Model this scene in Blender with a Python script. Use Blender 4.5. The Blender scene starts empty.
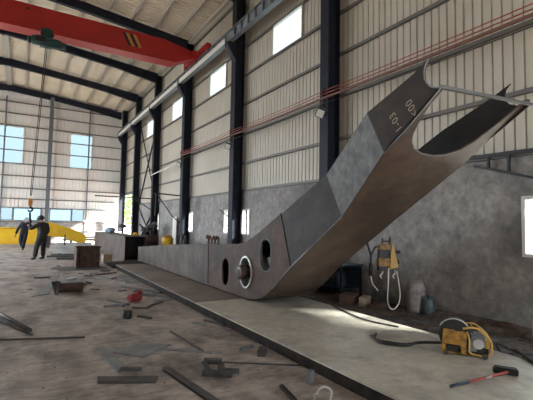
import bpy, bmesh, math, random
from mathutils import Vector, Matrix
from mathutils.geometry import tessellate_polygon
random.seed(7)
SC = bpy.context.scene
COL = SC.collection
V = Vector

# ------------------------------------------------------------------ materials
def mat(name, col, rough=0.7, metal=0.0, col2=None, scale=4.0, bump=0.0, bscale=None, detail=6, lo=0.35, hi=0.65, col3=None, scale3=1.0, stretch=(1, 1, 1), spec=0.5, rvar=0.0, fine=0, fscale=22, fstretch=(1, 1, 1)):
    m = bpy.data.materials.new(name); m.use_nodes = True
    nt = m.node_tree; N = nt.nodes; L = nt.links
    b = N['Principled BSDF']
    b.inputs['Roughness'].default_value = rough
    b.inputs['Metallic'].default_value = metal
    b.inputs['Specular IOR Level'].default_value = spec
    b.inputs['Base Color'].default_value = (*col, 1)
    tc = N.new('ShaderNodeTexCoord'); mp = N.new('ShaderNodeMapping')
    mp.inputs['Scale'].default_value = stretch
    L.new(tc.outputs['Object'], mp.inputs['Vector'])
    def noise(s, l, h, d=detail):
        n = N.new('ShaderNodeTexNoise'); n.inputs['Scale'].default_value = s; n.inputs['Detail'].default_value = d
        L.new(mp.outputs['Vector'], n.inputs['Vector'])
        r = N.new('ShaderNodeValToRGB'); r.color_ramp.elements[0].position = l; r.color_ramp.elements[1].position = h
        L.new(n.outputs['Fac'], r.inputs['Fac'])
        return n, r
    if col2:
        n, r = noise(scale, lo, hi)
        r.color_ramp.elements[0].color = (*col, 1); r.color_ramp.elements[1].color = (*col2, 1)
        out = r.outputs['Color']
        if col3:
            n3, r3 = noise(scale3, 0.5, 0.68)
            mx = N.new('ShaderNodeMix'); mx.data_type = 'RGBA'
            L.new(r3.outputs['Color'], mx.inputs['Factor']); L.new(out, mx.inputs['A'])
            mx.inputs['B'].default_value = (*col3, 1); out = mx.outputs['Result']
        if fine:
            m2 = N.new('ShaderNodeMapping'); m2.inputs['Scale'].default_value = fstretch; L.new(tc.outputs['Object'], m2.inputs['Vector'])
            nf = N.new('ShaderNodeTexNoise'); nf.inputs['Scale'].default_value = fscale; nf.inputs['Detail'].default_value = 10; nf.inputs['Roughness'].default_value = .7
            L.new(m2.outputs['Vector'], nf.inputs['Vector'])
            mr2 = N.new('ShaderNodeMapRange'); mr2.inputs['From Min'].default_value = .35; mr2.inputs['From Max'].default_value = .65
            mr2.inputs['To Min'].default_value = 1-fine; mr2.inputs['To Max'].default_value = 1+fine*.6; L.new(nf.outputs['Fac'], mr2.inputs['Value'])
            mm = N.new('ShaderNodeMix'); mm.data_type = 'RGBA'; mm.blend_type = 'MULTIPLY'; mm.inputs['Factor'].default_value = 1
            L.new(out, mm.inputs['A']); L.new(mr2.outputs['Result'], mm.inputs['B']); out = mm.outputs['Result']
        L.new(out, b.inputs['Base Color'])
        if rvar:
            mr = N.new('ShaderNodeMapRange'); mr.inputs['To Min'].default_value = rough - rvar; mr.inputs['To Max'].default_value = rough + rvar
            L.new(n.outputs['Fac'], mr.inputs['Value']); L.new(mr.outputs['Result'], b.inputs['Roughness'])
    if bump:
        n2 = N.new('ShaderNodeTexNoise'); n2.inputs['Scale'].default_value = bscale or scale * 3; n2.inputs['Detail'].default_value = 8
        L.new(mp.outputs['Vector'], n2.inputs['Vector'])
        bp = N.new('ShaderNodeBump'); bp.inputs['Strength'].default_value = bump; bp.inputs['Distance'].default_value = 0.02
        L.new(n2.outputs['Fac'], bp.inputs['Height']); L.new(bp.outputs['Normal'], b.inputs['Normal'])
    return m

M = {}
M['floor'] = mat('dusty_concrete', (.27, .225, .20), .62, 0, (.52, .445, .405), 1.9, .6, 9, col3=(.16, .135, .125), scale3=1.3, lo=.32, hi=.68, stretch=(1.5, .8, 1), rvar=.15, fine=.38, fscale=5, fstretch=(.8, 2.2, 1))
M['dirt'] = mat('dark_dirt', (.085, .065, .055), .95, 0, (.17, .135, .115), 3, .6, 12, fine=.5, fscale=12)
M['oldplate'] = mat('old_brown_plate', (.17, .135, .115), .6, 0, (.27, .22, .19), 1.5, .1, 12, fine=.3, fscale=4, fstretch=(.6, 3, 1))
M['plate'] = mat('worn_steel_plate', (.46, .425, .36), .45, 0, (.64, .59, .50), 1.3, .12, 12, col3=(.36, .33, .29), scale3=2.3, lo=.3, hi=.7, fine=.2, fscale=9)
M['plate_side'] = mat('shaded_rusty_beam', (.012, .009, .008), .85, 0, (.035, .026, .022), 5, .2, spec=.2)  # rusty beam steel, with the shade on the platform's side put into the colour
M['siding'] = mat('cream_sheet', (.50, .455, .38), .5, 0, (.57, .525, .45), .8, 0)
M['siding_back'] = mat('white_sheet', (.74, .735, .72), .55, 0, (.8, .73, .71), .6, 0)
M['block'] = mat('grey_render', (.255, .242, .236), .9, 0, (.385, .362, .35), 4.0, .8, 8, col3=(.19, .18, .18), scale3=1.1, lo=.3, hi=.7, fine=.3, fscale=7)
M['roof'] = mat('roof_sheet', (.68, .59, .46), .5, 0, (.78, .69, .56), .7, 0)
M['girt'] = mat('grey_girt', (.16, .15, .14), .6, .3)
M['purlin'] = mat('pale_purlin', (.42, .39, .35), .5, 0)
M['column'] = mat('navy_paint', (.010, .013, .024), .6, 0, (.018, .022, .036), 3, 0, spec=.25)
M['rafter'] = mat('dark_rafter_paint', (.012, .015, .028), .6, 0, (.02, .024, .04), 3, 0, spec=.25)
M['rail'] = mat('rail_paint', (.16, .18, .21), .5, .1, (.22, .24, .27), 3)
M['postgrey'] = mat('post_grey', (.12, .13, .15), .6)
M['feederyellow'] = mat('dirty_yellow', (.46, .24, .03), .5, 0, (.16, .08, .025), 14)
M['sackpink'] = mat('dusty_sack', (.22, .19, .185), .9, 0, (.36, .32, .31), 12, .5)
M['hubmetal'] = mat('dark_hub', (.07, .045, .035), .45, .5, (.16, .11, .09), 7, .1)
M['whitepaint'] = mat('white_paint', (.72, .70, .66), .5)
M['red'] = mat('crane_red', (.40, .014, .012), .45, 0, (.47, .02, .016), 1.5, 0)
M['black'] = mat('black', (.012, .012, .013), .5)
M['rubber'] = mat('black_rubber', (.018, .017, .017), .45)
M['yellow'] = mat('yellow_paint', (.62, .36, .05), .45, 0, (.50, .25, .03), 14)
M['brightyellow'] = mat('bright_yellow', (.85, .55, .02), .5, 0, (.75, .42, .02), 2)
M['teal'] = mat('hoist_teal', (.012, .05, .048), .45, 0, (.02, .075, .07), 5)
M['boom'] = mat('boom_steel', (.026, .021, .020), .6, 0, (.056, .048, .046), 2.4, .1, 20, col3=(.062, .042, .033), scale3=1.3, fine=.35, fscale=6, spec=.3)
M['boom_flare'] = mat('lit_mottled_steel', (.05, .047, .046), .5, .1, (.12, .115, .112), 7, .25, 16, fine=.5, fscale=9, spec=.4, detail=9)  # mottled steel, paler because light on the rolled bend is put into the colour
M['boom_rust'] = mat('boom_brown_steel', (.052, .027, .018), .6, 0, (.105, .058, .037), 2.0, .08, 20, col3=(.04, .028, .025), scale3=1.1, fine=.35, fscale=6, spec=.3)
M['flange'] = mat('flange_brown', (.085, .055, .040), .5, .1, (.14, .095, .07), 1.8, .08, 18, col3=(.062, .042, .034), scale3=1.2, fine=.3, fscale=6)
M['boom_dark'] = mat('shaded_web_steel', (.012, .010, .010), .7, 0, (.024, .021, .02), 2, .05, spec=.25)  # boom steel darkened, shade inside the open box put into the colour
M['edge'] = mat('cut_steel_edge', (.30, .31, .32), .35, .7)
M['shiny'] = mat('machined_steel', (.62, .62, .62), .3, .6)
M['rust'] = mat('rust', (.055, .028, .024), .85, 0, (.12, .065, .048), 9, .3)
M['darksteel'] = mat('dark_scrap_steel', (.05, .048, .05), .55, .3, (.10, .095, .095), 6, .1)
M['greysteel'] = mat('grey_scrap_plate', (.16, .17, .18), .5, .3, (.26, .27, .28), 3, .1)
M['palesteel'] = mat('pale_steel', (.45, .44, .43), .5, .1, (.62, .61, .6), 3)
M['boxgrey'] = mat('grey_box_steel', (.065, .048, .04), .6, 0, (.125, .098, .083), 1.8, .1, spec=.3, fine=.3, fscale=4)
M['wood'] = mat('raw_wood', (.30, .215, .15), .8, 0, (.42, .32, .23), 8, .1, stretch=(1, 6, 1))
M['redcloth'] = mat('red_sack', (.20, .012, .018), .9, 0, (.32, .03, .035), 15, .4)
M['whitesack'] = mat('woven_sack', (.34, .31, .30), .9, 0, (.5, .46, .44), 14, .5)
M['tealplastic'] = mat('blue_green_plastic', (.06, .09, .10), .5, 0, (.12, .17, .18), 10)
M['chalk'] = mat('chalk', (.42, .36, .27), .9)
M['rope'] = mat('white_rope', (.78, .74, .68), .8)
M['skin'] = mat('skin', (.32, .19, .13), .6)
M['overall'] = mat('dark_blue_overalls', (.012, .014, .026), .85, 0, (.02, .024, .036), 12, .2)
M['overall2'] = mat('charcoal_overalls', (.02, .02, .021), .85, 0, (.034, .034, .033), 12, .2)
M['helmetw'] = mat('pale_helmet', (.5, .55, .6), .4)
M['hookorange'] = mat('hook_orange', (.55, .22, .05), .5)
M['redcable'] = mat('red_conduit', (.33, .06, .045), .5)
M['browncable'] = mat('brown_rail', (.20, .09, .07), .6)
M['lamp'] = mat('lamp_glass', (.75, .75, .72), .2)
M['leaf'] = mat('foliage', (.10, .20, .04), .8, 0, (.22, .34, .09), 3)
M['ground'] = mat('outside_ground', (.40, .37, .32), .9, 0, (.48, .45, .4), .5)
M['hazard'] = mat('hazard_yellow', (.55, .33, .07), .5)
M['blue'] = mat('blue_grey_cloth', (.22, .30, .38), .8)
M['bluedark'] = mat('dark_blue_cabinet', (.02, .035, .055), .5, 0, (.03, .05, .07), 6)

def glassmat(name, col, alpha):
    m = bpy.data.materials.new(name); m.use_nodes = True
    nt = m.node_tree; N = nt.nodes; L = nt.links
    for n in list(N):
        if n.type != 'OUTPUT_MATERIAL': N.remove(n)
    t = N.new('ShaderNodeBsdfTransparent'); t.inputs['Color'].default_value = (*col, 1)
    g = N.new('ShaderNodeBsdfTranslucent'); g.inputs['Color'].default_value = (.85, .9, .92, 1)
    mx = N.new('ShaderNodeMixShader'); mx.inputs[0].default_value = alpha
    L.new(t.outputs[0], mx.inputs[1]); L.new(g.outputs[0], mx.inputs[2]); L.new(mx.outputs[0], N['Material Output'].inputs['Surface'])
    return m
M['glass'] = glassmat('skylight_sheet', (.9, .95, .97), .15)
M['panel'] = glassmat('translucent_panel', (.27,.315,.33), .12)
M['blueglass'] = glassmat('bluish_sheet', (.30, .40, .47), .15)

# ------------------------------------------------------------------ mesh builder
class B:
    def __init__(s): s.bm = bmesh.new(); s.smooth = []
    def _f(s, vs, f, sm=False):
        vv = [s.bm.verts.new(v) for v in vs]
        for q in f:
            try:
                fc = s.bm.faces.new([vv[i] for i in q]); fc.smooth = sm
            except ValueError: pass
        return s
    def box(s, a, b):
        x0, y0, z0 = a; x1, y1, z1 = b
        return s._f([(x0,y0,z0),(x1,y0,z0),(x1,y1,z0),(x0,y1,z0),(x0,y0,z1),(x1,y0,z1),(x1,y1,z1),(x0,y1,z1)],
                    [(0,3,2,1),(4,5,6,7),(0,1,5,4),(1,2,6,5),(2,3,7,6),(3,0,4,7)])
    def obox(s, c, size, rz=0, rx=0, ry=0):
        m = Matrix.Translation(c) @ Matrix.Rotation(rz,4,'Z') @ Matrix.Rotation(ry,4,'Y') @ Matrix.Rotation(rx,4,'X')
        hx, hy, hz = [k/2 for k in size]
        vs = [m @ V(p) for p in [(-hx,-hy,-hz),(hx,-hy,-hz),(hx,hy,-hz),(-hx,hy,-hz),(-hx,-hy,hz),(hx,-hy,hz),(hx,hy,hz),(-hx,hy,hz)]]
        return s._f(vs, [(0,3,2,1),(4,5,6,7),(0,1,5,4),(1,2,6,5),(2,3,7,6),(3,0,4,7)])
    def beam(s, p0, p1, w, h, up=(0,0,1)):
        p0 = V(p0); p1 = V(p1); d = (p1-p0).normalized(); u = V(up)
        if abs(d.dot(u)) > .98: u = V((0,1,0))
        r = d.cross(u).normalized(); u = r.cross(d)
        vs = []
        for p in (p0, p1):
            for a, b in ((-1,-1),(1,-1),(1,1),(-1,1)): vs.append(p + r*a*w/2 + u*b*h/2)
        return s._f(vs, [(0,1,2,3),(7,6,5,4),(0,4,5,1),(1,5,6,2),(2,6,7,3),(3,7,4,0)])
    def section(s, p0, p1, poly, up=(0,0,1)):     # extrude a 2-D section (r,u) from p0 to p1
        p0 = V(p0); p1 = V(p1); d = (p1-p0).normalized(); u = V(up); r = d.cross(u).normalized(); u = r.cross(d)
        n = len(poly); vs = [p + r*a + u*b for p in (p0,p1) for a,b in poly]
        f = [(i,(i+1)%n,n+(i+1)%n,n+i) for i in range(n)] + [tuple(range(n))[::-1], tuple(range(n,2*n))]
        return s._f(vs, f)
    def ibeam(s, p0, p1, w, h, t=.015, up=(0,0,1)):
        a = w/2; b = h/2; k = t/2
        return s.section(p0, p1, [(-a,-b),(a,-b),(a,-b+t),(k,-b+t),(k,b-t),(a,b-t),(a,b),(-a,b),(-a,b-t),(-k,b-t),(-k,-b+t),(-a,-b+t)], up)
    def angle(s, p0, p1, w, h, t=.006, up=(0,0,1)):
        return s.section(p0, p1, [(0,0),(w,0),(w,t),(t,t),(t,h),(0,h)], up)
    def channel(s, p0, p1, w, h, t=.008, up=(0,0,1)):
        return s.section(p0, p1, [(0,0),(w,0),(w,t),(t,t),(t,h-t),(w,h-t),(w,h),(0,h)], up)
    def tube(s, pts, r, seg=8, cap=True, closed=False):
        pts = [V(p) for p in pts]; n = len(pts); rings = []
        rr = r if isinstance(r, (list, tuple)) else [r]*n
        pu = None
        for i, p in enumerate(pts):
            if closed: d = pts[(i+1)%n] - pts[i-1]
            elif i == 0: d = pts[1]-p
            elif i == n-1: d = p-pts[-2]
            else: d = pts[i+1]-pts[i-1]
            if d.length < 1e-9: d = V((0,0,1))
            d.normalize()
            if pu is None:
                pu = V((0,0,1)) if abs(d.z) < .9 else V((1,0,0))
            a = d.cross(pu)
            if a.length < 1e-4: a = d.cross(V((1,.3,0)))
            a.normalize(); pu = a.cross(d).normalized()
            rings.append([s.bm.verts.new(p + a*math.cos(2*math.pi*k/seg)*rr[i] + pu*math.sin(2*math.pi*k/seg)*rr[i]) for k in range(seg)])
        rng = range(n if closed else n-1)
        for i in rng:
            A = rings[i]; C = rings[(i+1)%n]
            for k in range(seg):
                try: s.bm.faces.new((A[k],A[(k+1)%seg],C[(k+1)%seg],C[k])).smooth = True
                except ValueError: pass
        if cap and not closed:
            s.bm.faces.new(rings[0][::-1]); s.bm.faces.new(rings[-1])
        return s
    def cyl(s, p0, p1, r, r1=None, seg=20): 
        return s.tube([p0, p1], [r, r if r1 is None else r1], seg)
    def lathe(s, c, prof, axis='Z', seg=24):      # prof: (radius, height)
        c = V(c); rings = []
        for r, h in prof:
            ring = []
            for k in range(seg):
                a = 2*math.pi*k/seg; x, y = r*math.cos(a), r*math.sin(a)
                p = {'Z': V((x,y,h)), 'X': V((h,x,y)), 'Y': V((y,h,x))}[axis]
                ring.append(s.bm.verts.new(c+p))
            rings.append(ring)
        for A, C in zip(rings, rings[1:]):
            for k in range(seg): s.bm.faces.new((A[k],A[(k+1)%seg],C[(k+1)%seg],C[k])).smooth = True
        s.bm.faces.new(rings[0][::-1]); s.bm.faces.new(rings[-1])
        return s
    def prism(s, pts, off):                        # polygon (3-D pts) extruded by vector, concave ok
        off = V(off); n = len(pts)
        a = [s.bm.verts.new(V(p)) for p in pts]; b = [s.bm.verts.new(V(p)+off) for p in pts]
        for i in range(n): s.bm.faces.new((a[i], b[i], b[(i+1)%n], a[(i+1)%n]))
        for tri in tessellate_polygon([[V(p) for p in pts]]):
            if len(set(tri)) < 3: continue
            s.bm.faces.new([a[i] for i in tri]); s.bm.faces.new([b[i] for i in tri][::-1])
        return s
    def grid(s, rows, thick=None):
        vv = [[s.bm.verts.new(V(p)) for p in r] for r in rows]
        for A, C in zip(vv, vv[1:]):
            for k in range(len(A)-1): s.bm.faces.new((A[k],A[k+1],C[k+1],C[k]))
        return s
    def blob(s, c, r, sub=2, jit=.12, squash=(1,1,1)):
        g = bmesh.ops.create_icosphere(s.bm, subdivisions=sub, radius=1)
        for v in g['verts']:
            k = 1 + random.uniform(-jit, jit)
            v.co = V((v.co.x*r*squash[0]*k + c[0], v.co.y*r*squash[1]*k + c[1], v.co.z*r*squash[2]*k + c[2]))
        return s

BASE = {}
def link(name, b, m, parent=None, origin=None, bevel=0):
    bm = b.bm
    if not parent and origin is None:
        xs = [v.co for v in bm.verts]
        origin = V(((min(p.x for p in xs)+max(p.x for p in xs))/2, (min(p.y for p in xs)+max(p.y for p in xs))/2, min(p.z for p in xs)))
    base = BASE[parent.name] if parent else V(origin)
    for v in bm.verts: v.co -= base
    bmesh.ops.recalc_face_normals(bm, faces=bm.faces)
    me = bpy.data.meshes.new(name); bm.to_mesh(me); bm.free()
    me.materials.append(M[m] if isinstance(m, str) else m)
    o = bpy.data.objects.new(name, me); COL.objects.link(o)
    if parent: o.parent = parent
    else: o.location = base
    BASE[o.name] = base
    if bevel:
        md = o.modifiers.new('bevel', 'BEVEL'); md.width = bevel; md.segments = 2; md.limit_method = 'ANGLE'
    return o
def tag(o, label, cat, group=None, kind=None):
    o['label'] = label; o['category'] = cat
    if group: o['group'] = group
    if kind: o['kind'] = kind
    return o
def root(name, loc, label, cat, group=None):
    o = bpy.data.objects.new(name, None); COL.objects.link(o); o.location = loc; BASE[o.name] = V(loc)
    o.empty_display_size = .1
    return tag(o, label, cat, group)
def single(name, b, m, label, cat, group=None, bevel=0, kind=None):
    return tag(link(name, b, m, bevel=bevel), label, cat, group, kind)
def struct(name, b, m, parent=None, origin=(0,0,0)):
    o = link(name, b, m, parent, origin)
    if not parent: o['kind'] = 'structure'
    return o
def copy_tree(o, loc, label):
    c = o.copy(); COL.objects.link(c); c.location = loc; c['label'] = label
    def rec(src, dst):
        for ch in list(src.children):
            k = ch.copy(); COL.objects.link(k); k.parent = dst; rec(ch, k)
    rec(o, c); return c

W = 6.7; YB = 33.2; YF = -6.0; RX = -1.2; LX = -9.1
def roofz(x): return 10.42 + (W - abs(x - RX) - RX - W + 7.9 - 0)*0.105 if False else 10.42 + (7.9 - abs(x-RX))*0.105

# ------------------------------------------------------------------ setting
struct('floor', B().box((LX-1, YF, -.2), (W, YB, 0)), 'floor')
gr = B().box((W+.2, -40, -.35), (60, 80, -.05)); gr.box((-60, -40, -.35), (LX-1, 80, -.05)); gr.box((LX-1, YB+.2, -.35), (W+.2, 80, -.05)); gr.box((LX-1, -40, -.35), (W+.2, YF, -.05))
g = struct('ground', gr, 'ground')

def ribs(b, fixed, axis, a0, a1, z0, z1, pitch=.17, depth=.035, sgn=1):
    """trapezoidal sheeting in a vertical plane; ribs run vertically"""
    prof = []; k0 = math.floor(a0/pitch)
    cuts = []
    for k in range(k0, math.ceil(a1/pitch)+1):
        o = k*pitch
        cuts += [(o, 0), (o+pitch*.80, 0), (o+pitch*.84, depth), (o+pitch*.94, depth)]
    pts = [(a0, 0)] + [c for c in cuts if a0+.001 < c[0] < a1-.001] + [(a1, 0)]
    def P(a, d, z): return (fixed + sgn*d, a, z) if axis == 'Y' else (a, fixed + sgn*d, z)
    for (a, d), (c, e) in zip(pts, pts[1:]):
        b._f([P(a,d,z0), P(c,e,z0), P(c,e,z1), P(a,d,z1)], [(0,1,2,3)])

def wall_regions(a0, a1, z0, z1, holes):
    """split the rectangle around holes (a0,a1,z0,z1)"""
    zs = sorted(set([z0, z1] + [h[2] for h in holes] + [h[3] for h in holes])); zs = [z for z in zs if z0 <= z <= z1]
    out = []
    for za, zb in zip(zs, zs[1:]):
        if zb-za < 1e-4: continue
        hs = sorted([h for h in holes if h[2] <= za+1e-5 and h[3] >= zb-1e-5]); cur = a0
        for h in hs:
            if h[0] > cur: out.append((cur, h[0], za, zb))
            cur = max(cur, h[1])
        if cur < a1: out.append((cur, a1, za, zb))
    return out

# right wall
up_win = [(9.2+5.09*k, 10.72+5.09*k, 7.05, 8.02) for k in (-3,-2,0,1,2,3)]
low_win = [(-3.6,-2.8,1.15,2.12),(-1.6,-.4,1.20,2.08),(1.72,3.24,1.20,2.08),(7.05,7.6,1.25,2.1),(12.08,12.62,1.25,2.1),(13.6,14.1,1.25,2.1),(17.45,18.15,1.2,2.1),(22.85,23.5,1.2,2.1)]  # nearest windows are out of view, added to let in daylight
doorR = (27.9, 33.0, 0, 3.6)
bw = B()
for r in wall_regions(YF, YB, 0, 2.75, low_win + [doorR]): bw.box((W, r[0], r[2]), (W+.2, r[1], r[3]))
wr = struct('wall_right', bw, 'block')
sd = B()
for r in wall_regions(YF, YB, 2.75, 10.42, up_win + [doorR]): ribs(sd, W+.05, 'Y', *r)
sid = struct('siding', sd, 'siding', wr)
for z in (2.79, 3.77, 4.85, 5.93, 7.01, 8.06, 9.1, 10.1):
    y1 = YB if z > 3.6 else doorR[0]
    struct('girt', B().box((W-.05, YF, z-.035), (W+.02, y1, z+.035)), 'girt', wr)
n = 0
def barred_window(n, fixed, h, axis='Y'):
    a0, a1, z0, z1 = h; fr = B(); t = .035; x0, x1 = fixed-.02, fixed+.07
    def bx(p0, p1, q0, q1, b=fr, d0=x0, d1=x1):
        b.box((d0,p0,q0),(d1,p1,q1)) if axis == 'Y' else b.box((p0,d0,q0),(p1,d1,q1))
    bx(a0-t, a0+.02, z0-t, z1+t); bx(a1-.02, a1+t, z0-t, z1+t); bx(a0+.02, a1-.02, z0-t, z0+.02); bx(a0+.02, a1-.02, z1-.02, z1+t)
    w = struct('window_%d' % n, fr, 'whitepaint')
    br = B(); m = (a0+a1)/2
    bx(m-.02, m+.02, z0+.02, z1-.02, br, fixed+.01, fixed+.03)
    for q in (1/3, 2/3): bx(a0+.02, a1-.02, z0+(z1-z0)*q-.01, z0+(z1-z0)*q+.01, br, fixed+.01, fixed+.03)
    nb = max(3, round((a1-a0)/.15))
    for q in [(k+1)/(nb+1) for k in range(nb)]: bx(a0+(a1-a0)*q-.01, a0+(a1-a0)*q+.01, z0+.02, z1-.02, br, fixed+.01, fixed+.03)
    struct('window_bars', br, 'darksteel', w)
    gl = B(); bx(a0+.02, a1-.02, z0+.02, z1-.02, gl, fixed+.05, fixed+.055); struct('glass', gl, 'glass', w)
for h in low_win: n += 1; barred_window(n, W, h)
for h in up_win:
    n += 1
    fr = B(); t = .03
    fr.box((W-.02,h[0]-t,h[2]-t),(W+.06,h[0],h[3]+t)); fr.box((W-.02,h[1],h[2]-t),(W+.06,h[1]+t,h[3]+t)); fr.box((W-.02,h[0],h[3]),(W+.06,h[1],h[3]+t)); fr.box((W-.02,h[0],h[2]-t),(W+.06,h[1],h[2]))
    w = struct('window_%d' % n, fr, 'whitepaint')
    gb = B(); gb.box((W+.05, h[0], h[2]), (W+.055, h[1], h[3])); struct('glass', gb, 'panel', w)

# back wall
bwin = [(-1.95, -.19, 5.63, 8.17), (2.87, 4.34, 5.6, 8.12)]
blow = [(-1.34,-.62,1.62,2.44),(3.2,3.93,1.6,2.44)]
bblue = [(1.75,3.08,1.62,2.4),(-.5,1.1,1.62,2.4)]
unseen_opening = (-8.6,-3.4,0,6.5)  # out-of-view opening added in the back wall to bring daylight from behind
bb = B()
for r in wall_regions(LX, W, 0, 1.5, [unseen_opening]): bb.box((r[0], YB, r[2]), (r[1], YB+.2, r[3]))
wb = struct('wall_back', bb, 'block')
sb = B()
for r in wall_regions(LX, W, 1.5, 10.42, bwin+blow+bblue+[unseen_opening]): ribs(sb, YB+.05, 'X', *r, pitch=.24)
x = LX                                   # gable
gx = [LX + i*(RX-LX)/20 for i in range(21)] + [RX + i*(W-RX)/20 for i in range(1, 21)]
for a, c in zip(gx, gx[1:]):
    sb._f([(a,YB+.05,10.42),(c,YB+.05,10.42),(c,YB+.05,roofz(c)),(a,YB+.05,roofz(a))],[(0,1,2,3)])
struct('siding', sb, 'siding_back', wb)
for z in (1.5, 2.47, 3.1, 3.85, 4.72, 5.58, 6.52, 7.42, 8.28, 9.14, 9.95):
    struct('girt', B().box((LX if z > 6.5 else -3.4, YB-.06, z-.035), (W-.1, YB+.02, z+.035)), 'girt', wb)
for i, h in enumerate(bwin+blow+bblue):
    n += 1; fr = B(); t = .04
    fr.box((h[0]-t,YB-.02,h[2]-t),(h[0],YB+.06,h[3]+t)); fr.box((h[1],YB-.02,h[2]-t),(h[1]+t,YB+.06,h[3]+t)); fr.box((h[0],YB-.02,h[3]),(h[1],YB+.06,h[3]+t)); fr.box((h[0],YB-.02,h[2]-t),(h[1],YB+.06,h[2]))
    w = struct('window_%d' % n, fr, 'girt' if i > 1 else 'whitepaint')
    struct('glass', B().box((h[0],YB+.05,h[2]),(h[1],YB+.055,h[3])), 'blueglass' if i > 3 else 'panel', w)
# unseen left wall of the hall, with a tall far opening added to let in daylight
lw = B()
ribs(lw, LX, 'Y', YF, YB, 7.0, 10.42, sgn=-1)
for r in wall_regions(YF, YB, 0, 7.0, [(13.0,32.5,0,7.0)]): lw.box((LX-.2, r[0], r[2]), (LX, r[1], r[3]))
wl = struct('wall_left', lw, 'siding')
fwb = B()
for r in wall_regions(LX, W, 0, 10.42, [(-7.5,-4.5,4.5,6.0),(2.6,6.5,0,5.5)]): fwb.box((r[0], YF-.2, r[2]), (r[1], YF, r[3]))  # unseen front wall, its large opening added to let in daylight
for a, c in zip(gx, gx[1:]): fwb._f([(a,YF,10.42),(c,YF,10.42),(c,YF,roofz(c)),(a,YF,roofz(a))],[(0,1,2,3)])
struct('wall_front', fwb, 'siding')

# roof
rf = B(); pitch = .2
def roofpanel(b, xa, xb, y0, y1):
    k = 0; y = y0; pts = []
    while y < y1:
        pts += [(y, 0), (y+.11, 0), (y+.12, .05), (y+.17, .05)]; y += .2
    for (a, d), (c, e) in zip(pts, pts[1:]):
        b._f([(xa,a,roofz(xa)+d),(xb,a,roofz(xb)+d),(xb,c,roofz(xb)+e),(xa,c,roofz(xa)+e)],[(0,1,2,3)])
roofpanel(rf, LX-.3, RX, YF, YB+.3); roofpanel(rf, RX, W+.3, YF, YB+.3)
cl = struct('ceiling', rf, 'roof')
for k in range(-7, 8):
    x = RX + k*1.0
    if abs(k) < 8: struct('purlin', B().box((x-.035, YF, roofz(x)-.14), (x+.035, YB, roofz(x)-.01)), 'purlin', cl)
struct('purlin', B().box((W-.25, YF, roofz(W)-.16), (W-.1, YB, roofz(W)-.02)), 'purlin', cl)
struct('ridge_strip', B().box((RX-.16, YF, roofz(RX)-.2), (RX+.16, YB, roofz(RX)-.14)), 'purlin', cl)
struct('trim_1', B().box((W-.06, doorR[0]-.12, 0), (W+.12, doorR[0], 3.72)).box((W-.06, doorR[1], 0), (W+.12, doorR[1]+.12, 3.72)).box((W-.06, doorR[0], 3.6), (W+.12, doorR[1], 3.72)), 'rail')

# ------------------------------------------------------------------ steel frame
colY = [-.2, 7.49, 12.62, 17.85, 22.85, 27.45, 31.7]
def column(y, label, i):
    r = root('steel_column', (6.48, y+.15, 0), label, 'column', 'steel portal columns along the right wall')
    c = B(); x0, x1 = 6.28, 6.65
    c.box((x0, y, 0), (x0+.015, y+.32, 10.2)); c.box((x1-.015, y, 0), (x1, y+.32, 10.2)); c.box((x0+.015, y+.15, 0), (x1-.015, y+.165, 10.2))
    link('shaft', c, 'column', r)
    cb = B(); cb.prism([(x0, y+.04, 8.13), (5.98, y+.04, 8.13), (5.98, y+.04, 8.0), (x0, y+.04, 7.5)], (0, .24, 0)); link('corbel', cb, 'column', r)
    link('base_plate', B().box((x0-.06, y-.05, 0), (x1, y+.37, .025)), 'darksteel', r)
    return r
names = ['navy steel column nearest the camera, beside the barred window', 'thick dark steel column rising behind the tilted boom, floodlight on its side', 'dark steel column beside the bend of the boom, small floodlight on it',
         'navy steel column behind the flat end of the boom, with conduit ends on it', 'navy steel column behind the crossed bracing, fourth from the camera end', 'navy steel column next to the side doorway', 'last navy steel column, in the far corner beyond the doorway']
c0 = column(colY[0], names[0], 0)
for i in range(1, 7): copy_tree(c0, (6.48, colY[i]+.15, 0), names[i])

def rafter(y, label):
    r = root('roof_rafter', (RX, y, 10.4), label, 'roof beam', 'tapered steel rafters across the hall')
    d = B()
    for s in (1, -1):
        xe = RX + s*7.6
        tops = [(RX, roofz(RX)-.16), (xe, roofz(xe)-.16)]
        bots = [(RX, 10.66), (RX + s*3.2, 10.38), (RX + s*5.4, 10.12), (xe, 9.72)]
        P = lambda x, z, k: (x, y+k, z)
        d.prism([P(x,z,-.008) for x,z in tops] + [P(x,z,-.008) for x,z in bots[::-1]], (0, .016, 0))
        for (xa,za),(xb,zb) in zip(bots, bots[1:]): d.prism([P(xa,za,-.1),P(xb,zb,-.1),P(xb,zb+.02,-.1),P(xa,za+.02,-.1)], (0,.2,0))
        d.prism([P(*tops[0],-.1),P(*tops[1],-.1),P(tops[1][0],tops[1][1]-.02,-.1),P(tops[0][0],tops[0][1]-.02,-.1)], (0,.2,0))
    link('tapered_beam', d, 'rafter', r)
    link('ridge_plate', B().box((RX-.02, y-.11, 10.6), (RX+.02, y+.11, roofz(RX)-.14)), 'rafter', r)
    return r
rn = ['tapered roof rafter nearest above the camera', 'dark roof rafter second from the camera, overhead', 'dark roof rafter crossing above the red crane girder near the camera', 'dark roof rafter just beyond the red crane girder', 'second dark roof rafter beyond the red crane girder', 'dark roof rafter next to the gable wall', 'last dark roof rafter against the top of the gable wall']
r0 = rafter(colY[0]+.16, rn[0])
ry = colY[:6] + [32.85]
for i, y in enumerate(ry):
    if i: copy_tree(r0, (RX, y+.16, 10.4), rn[i])

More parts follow.
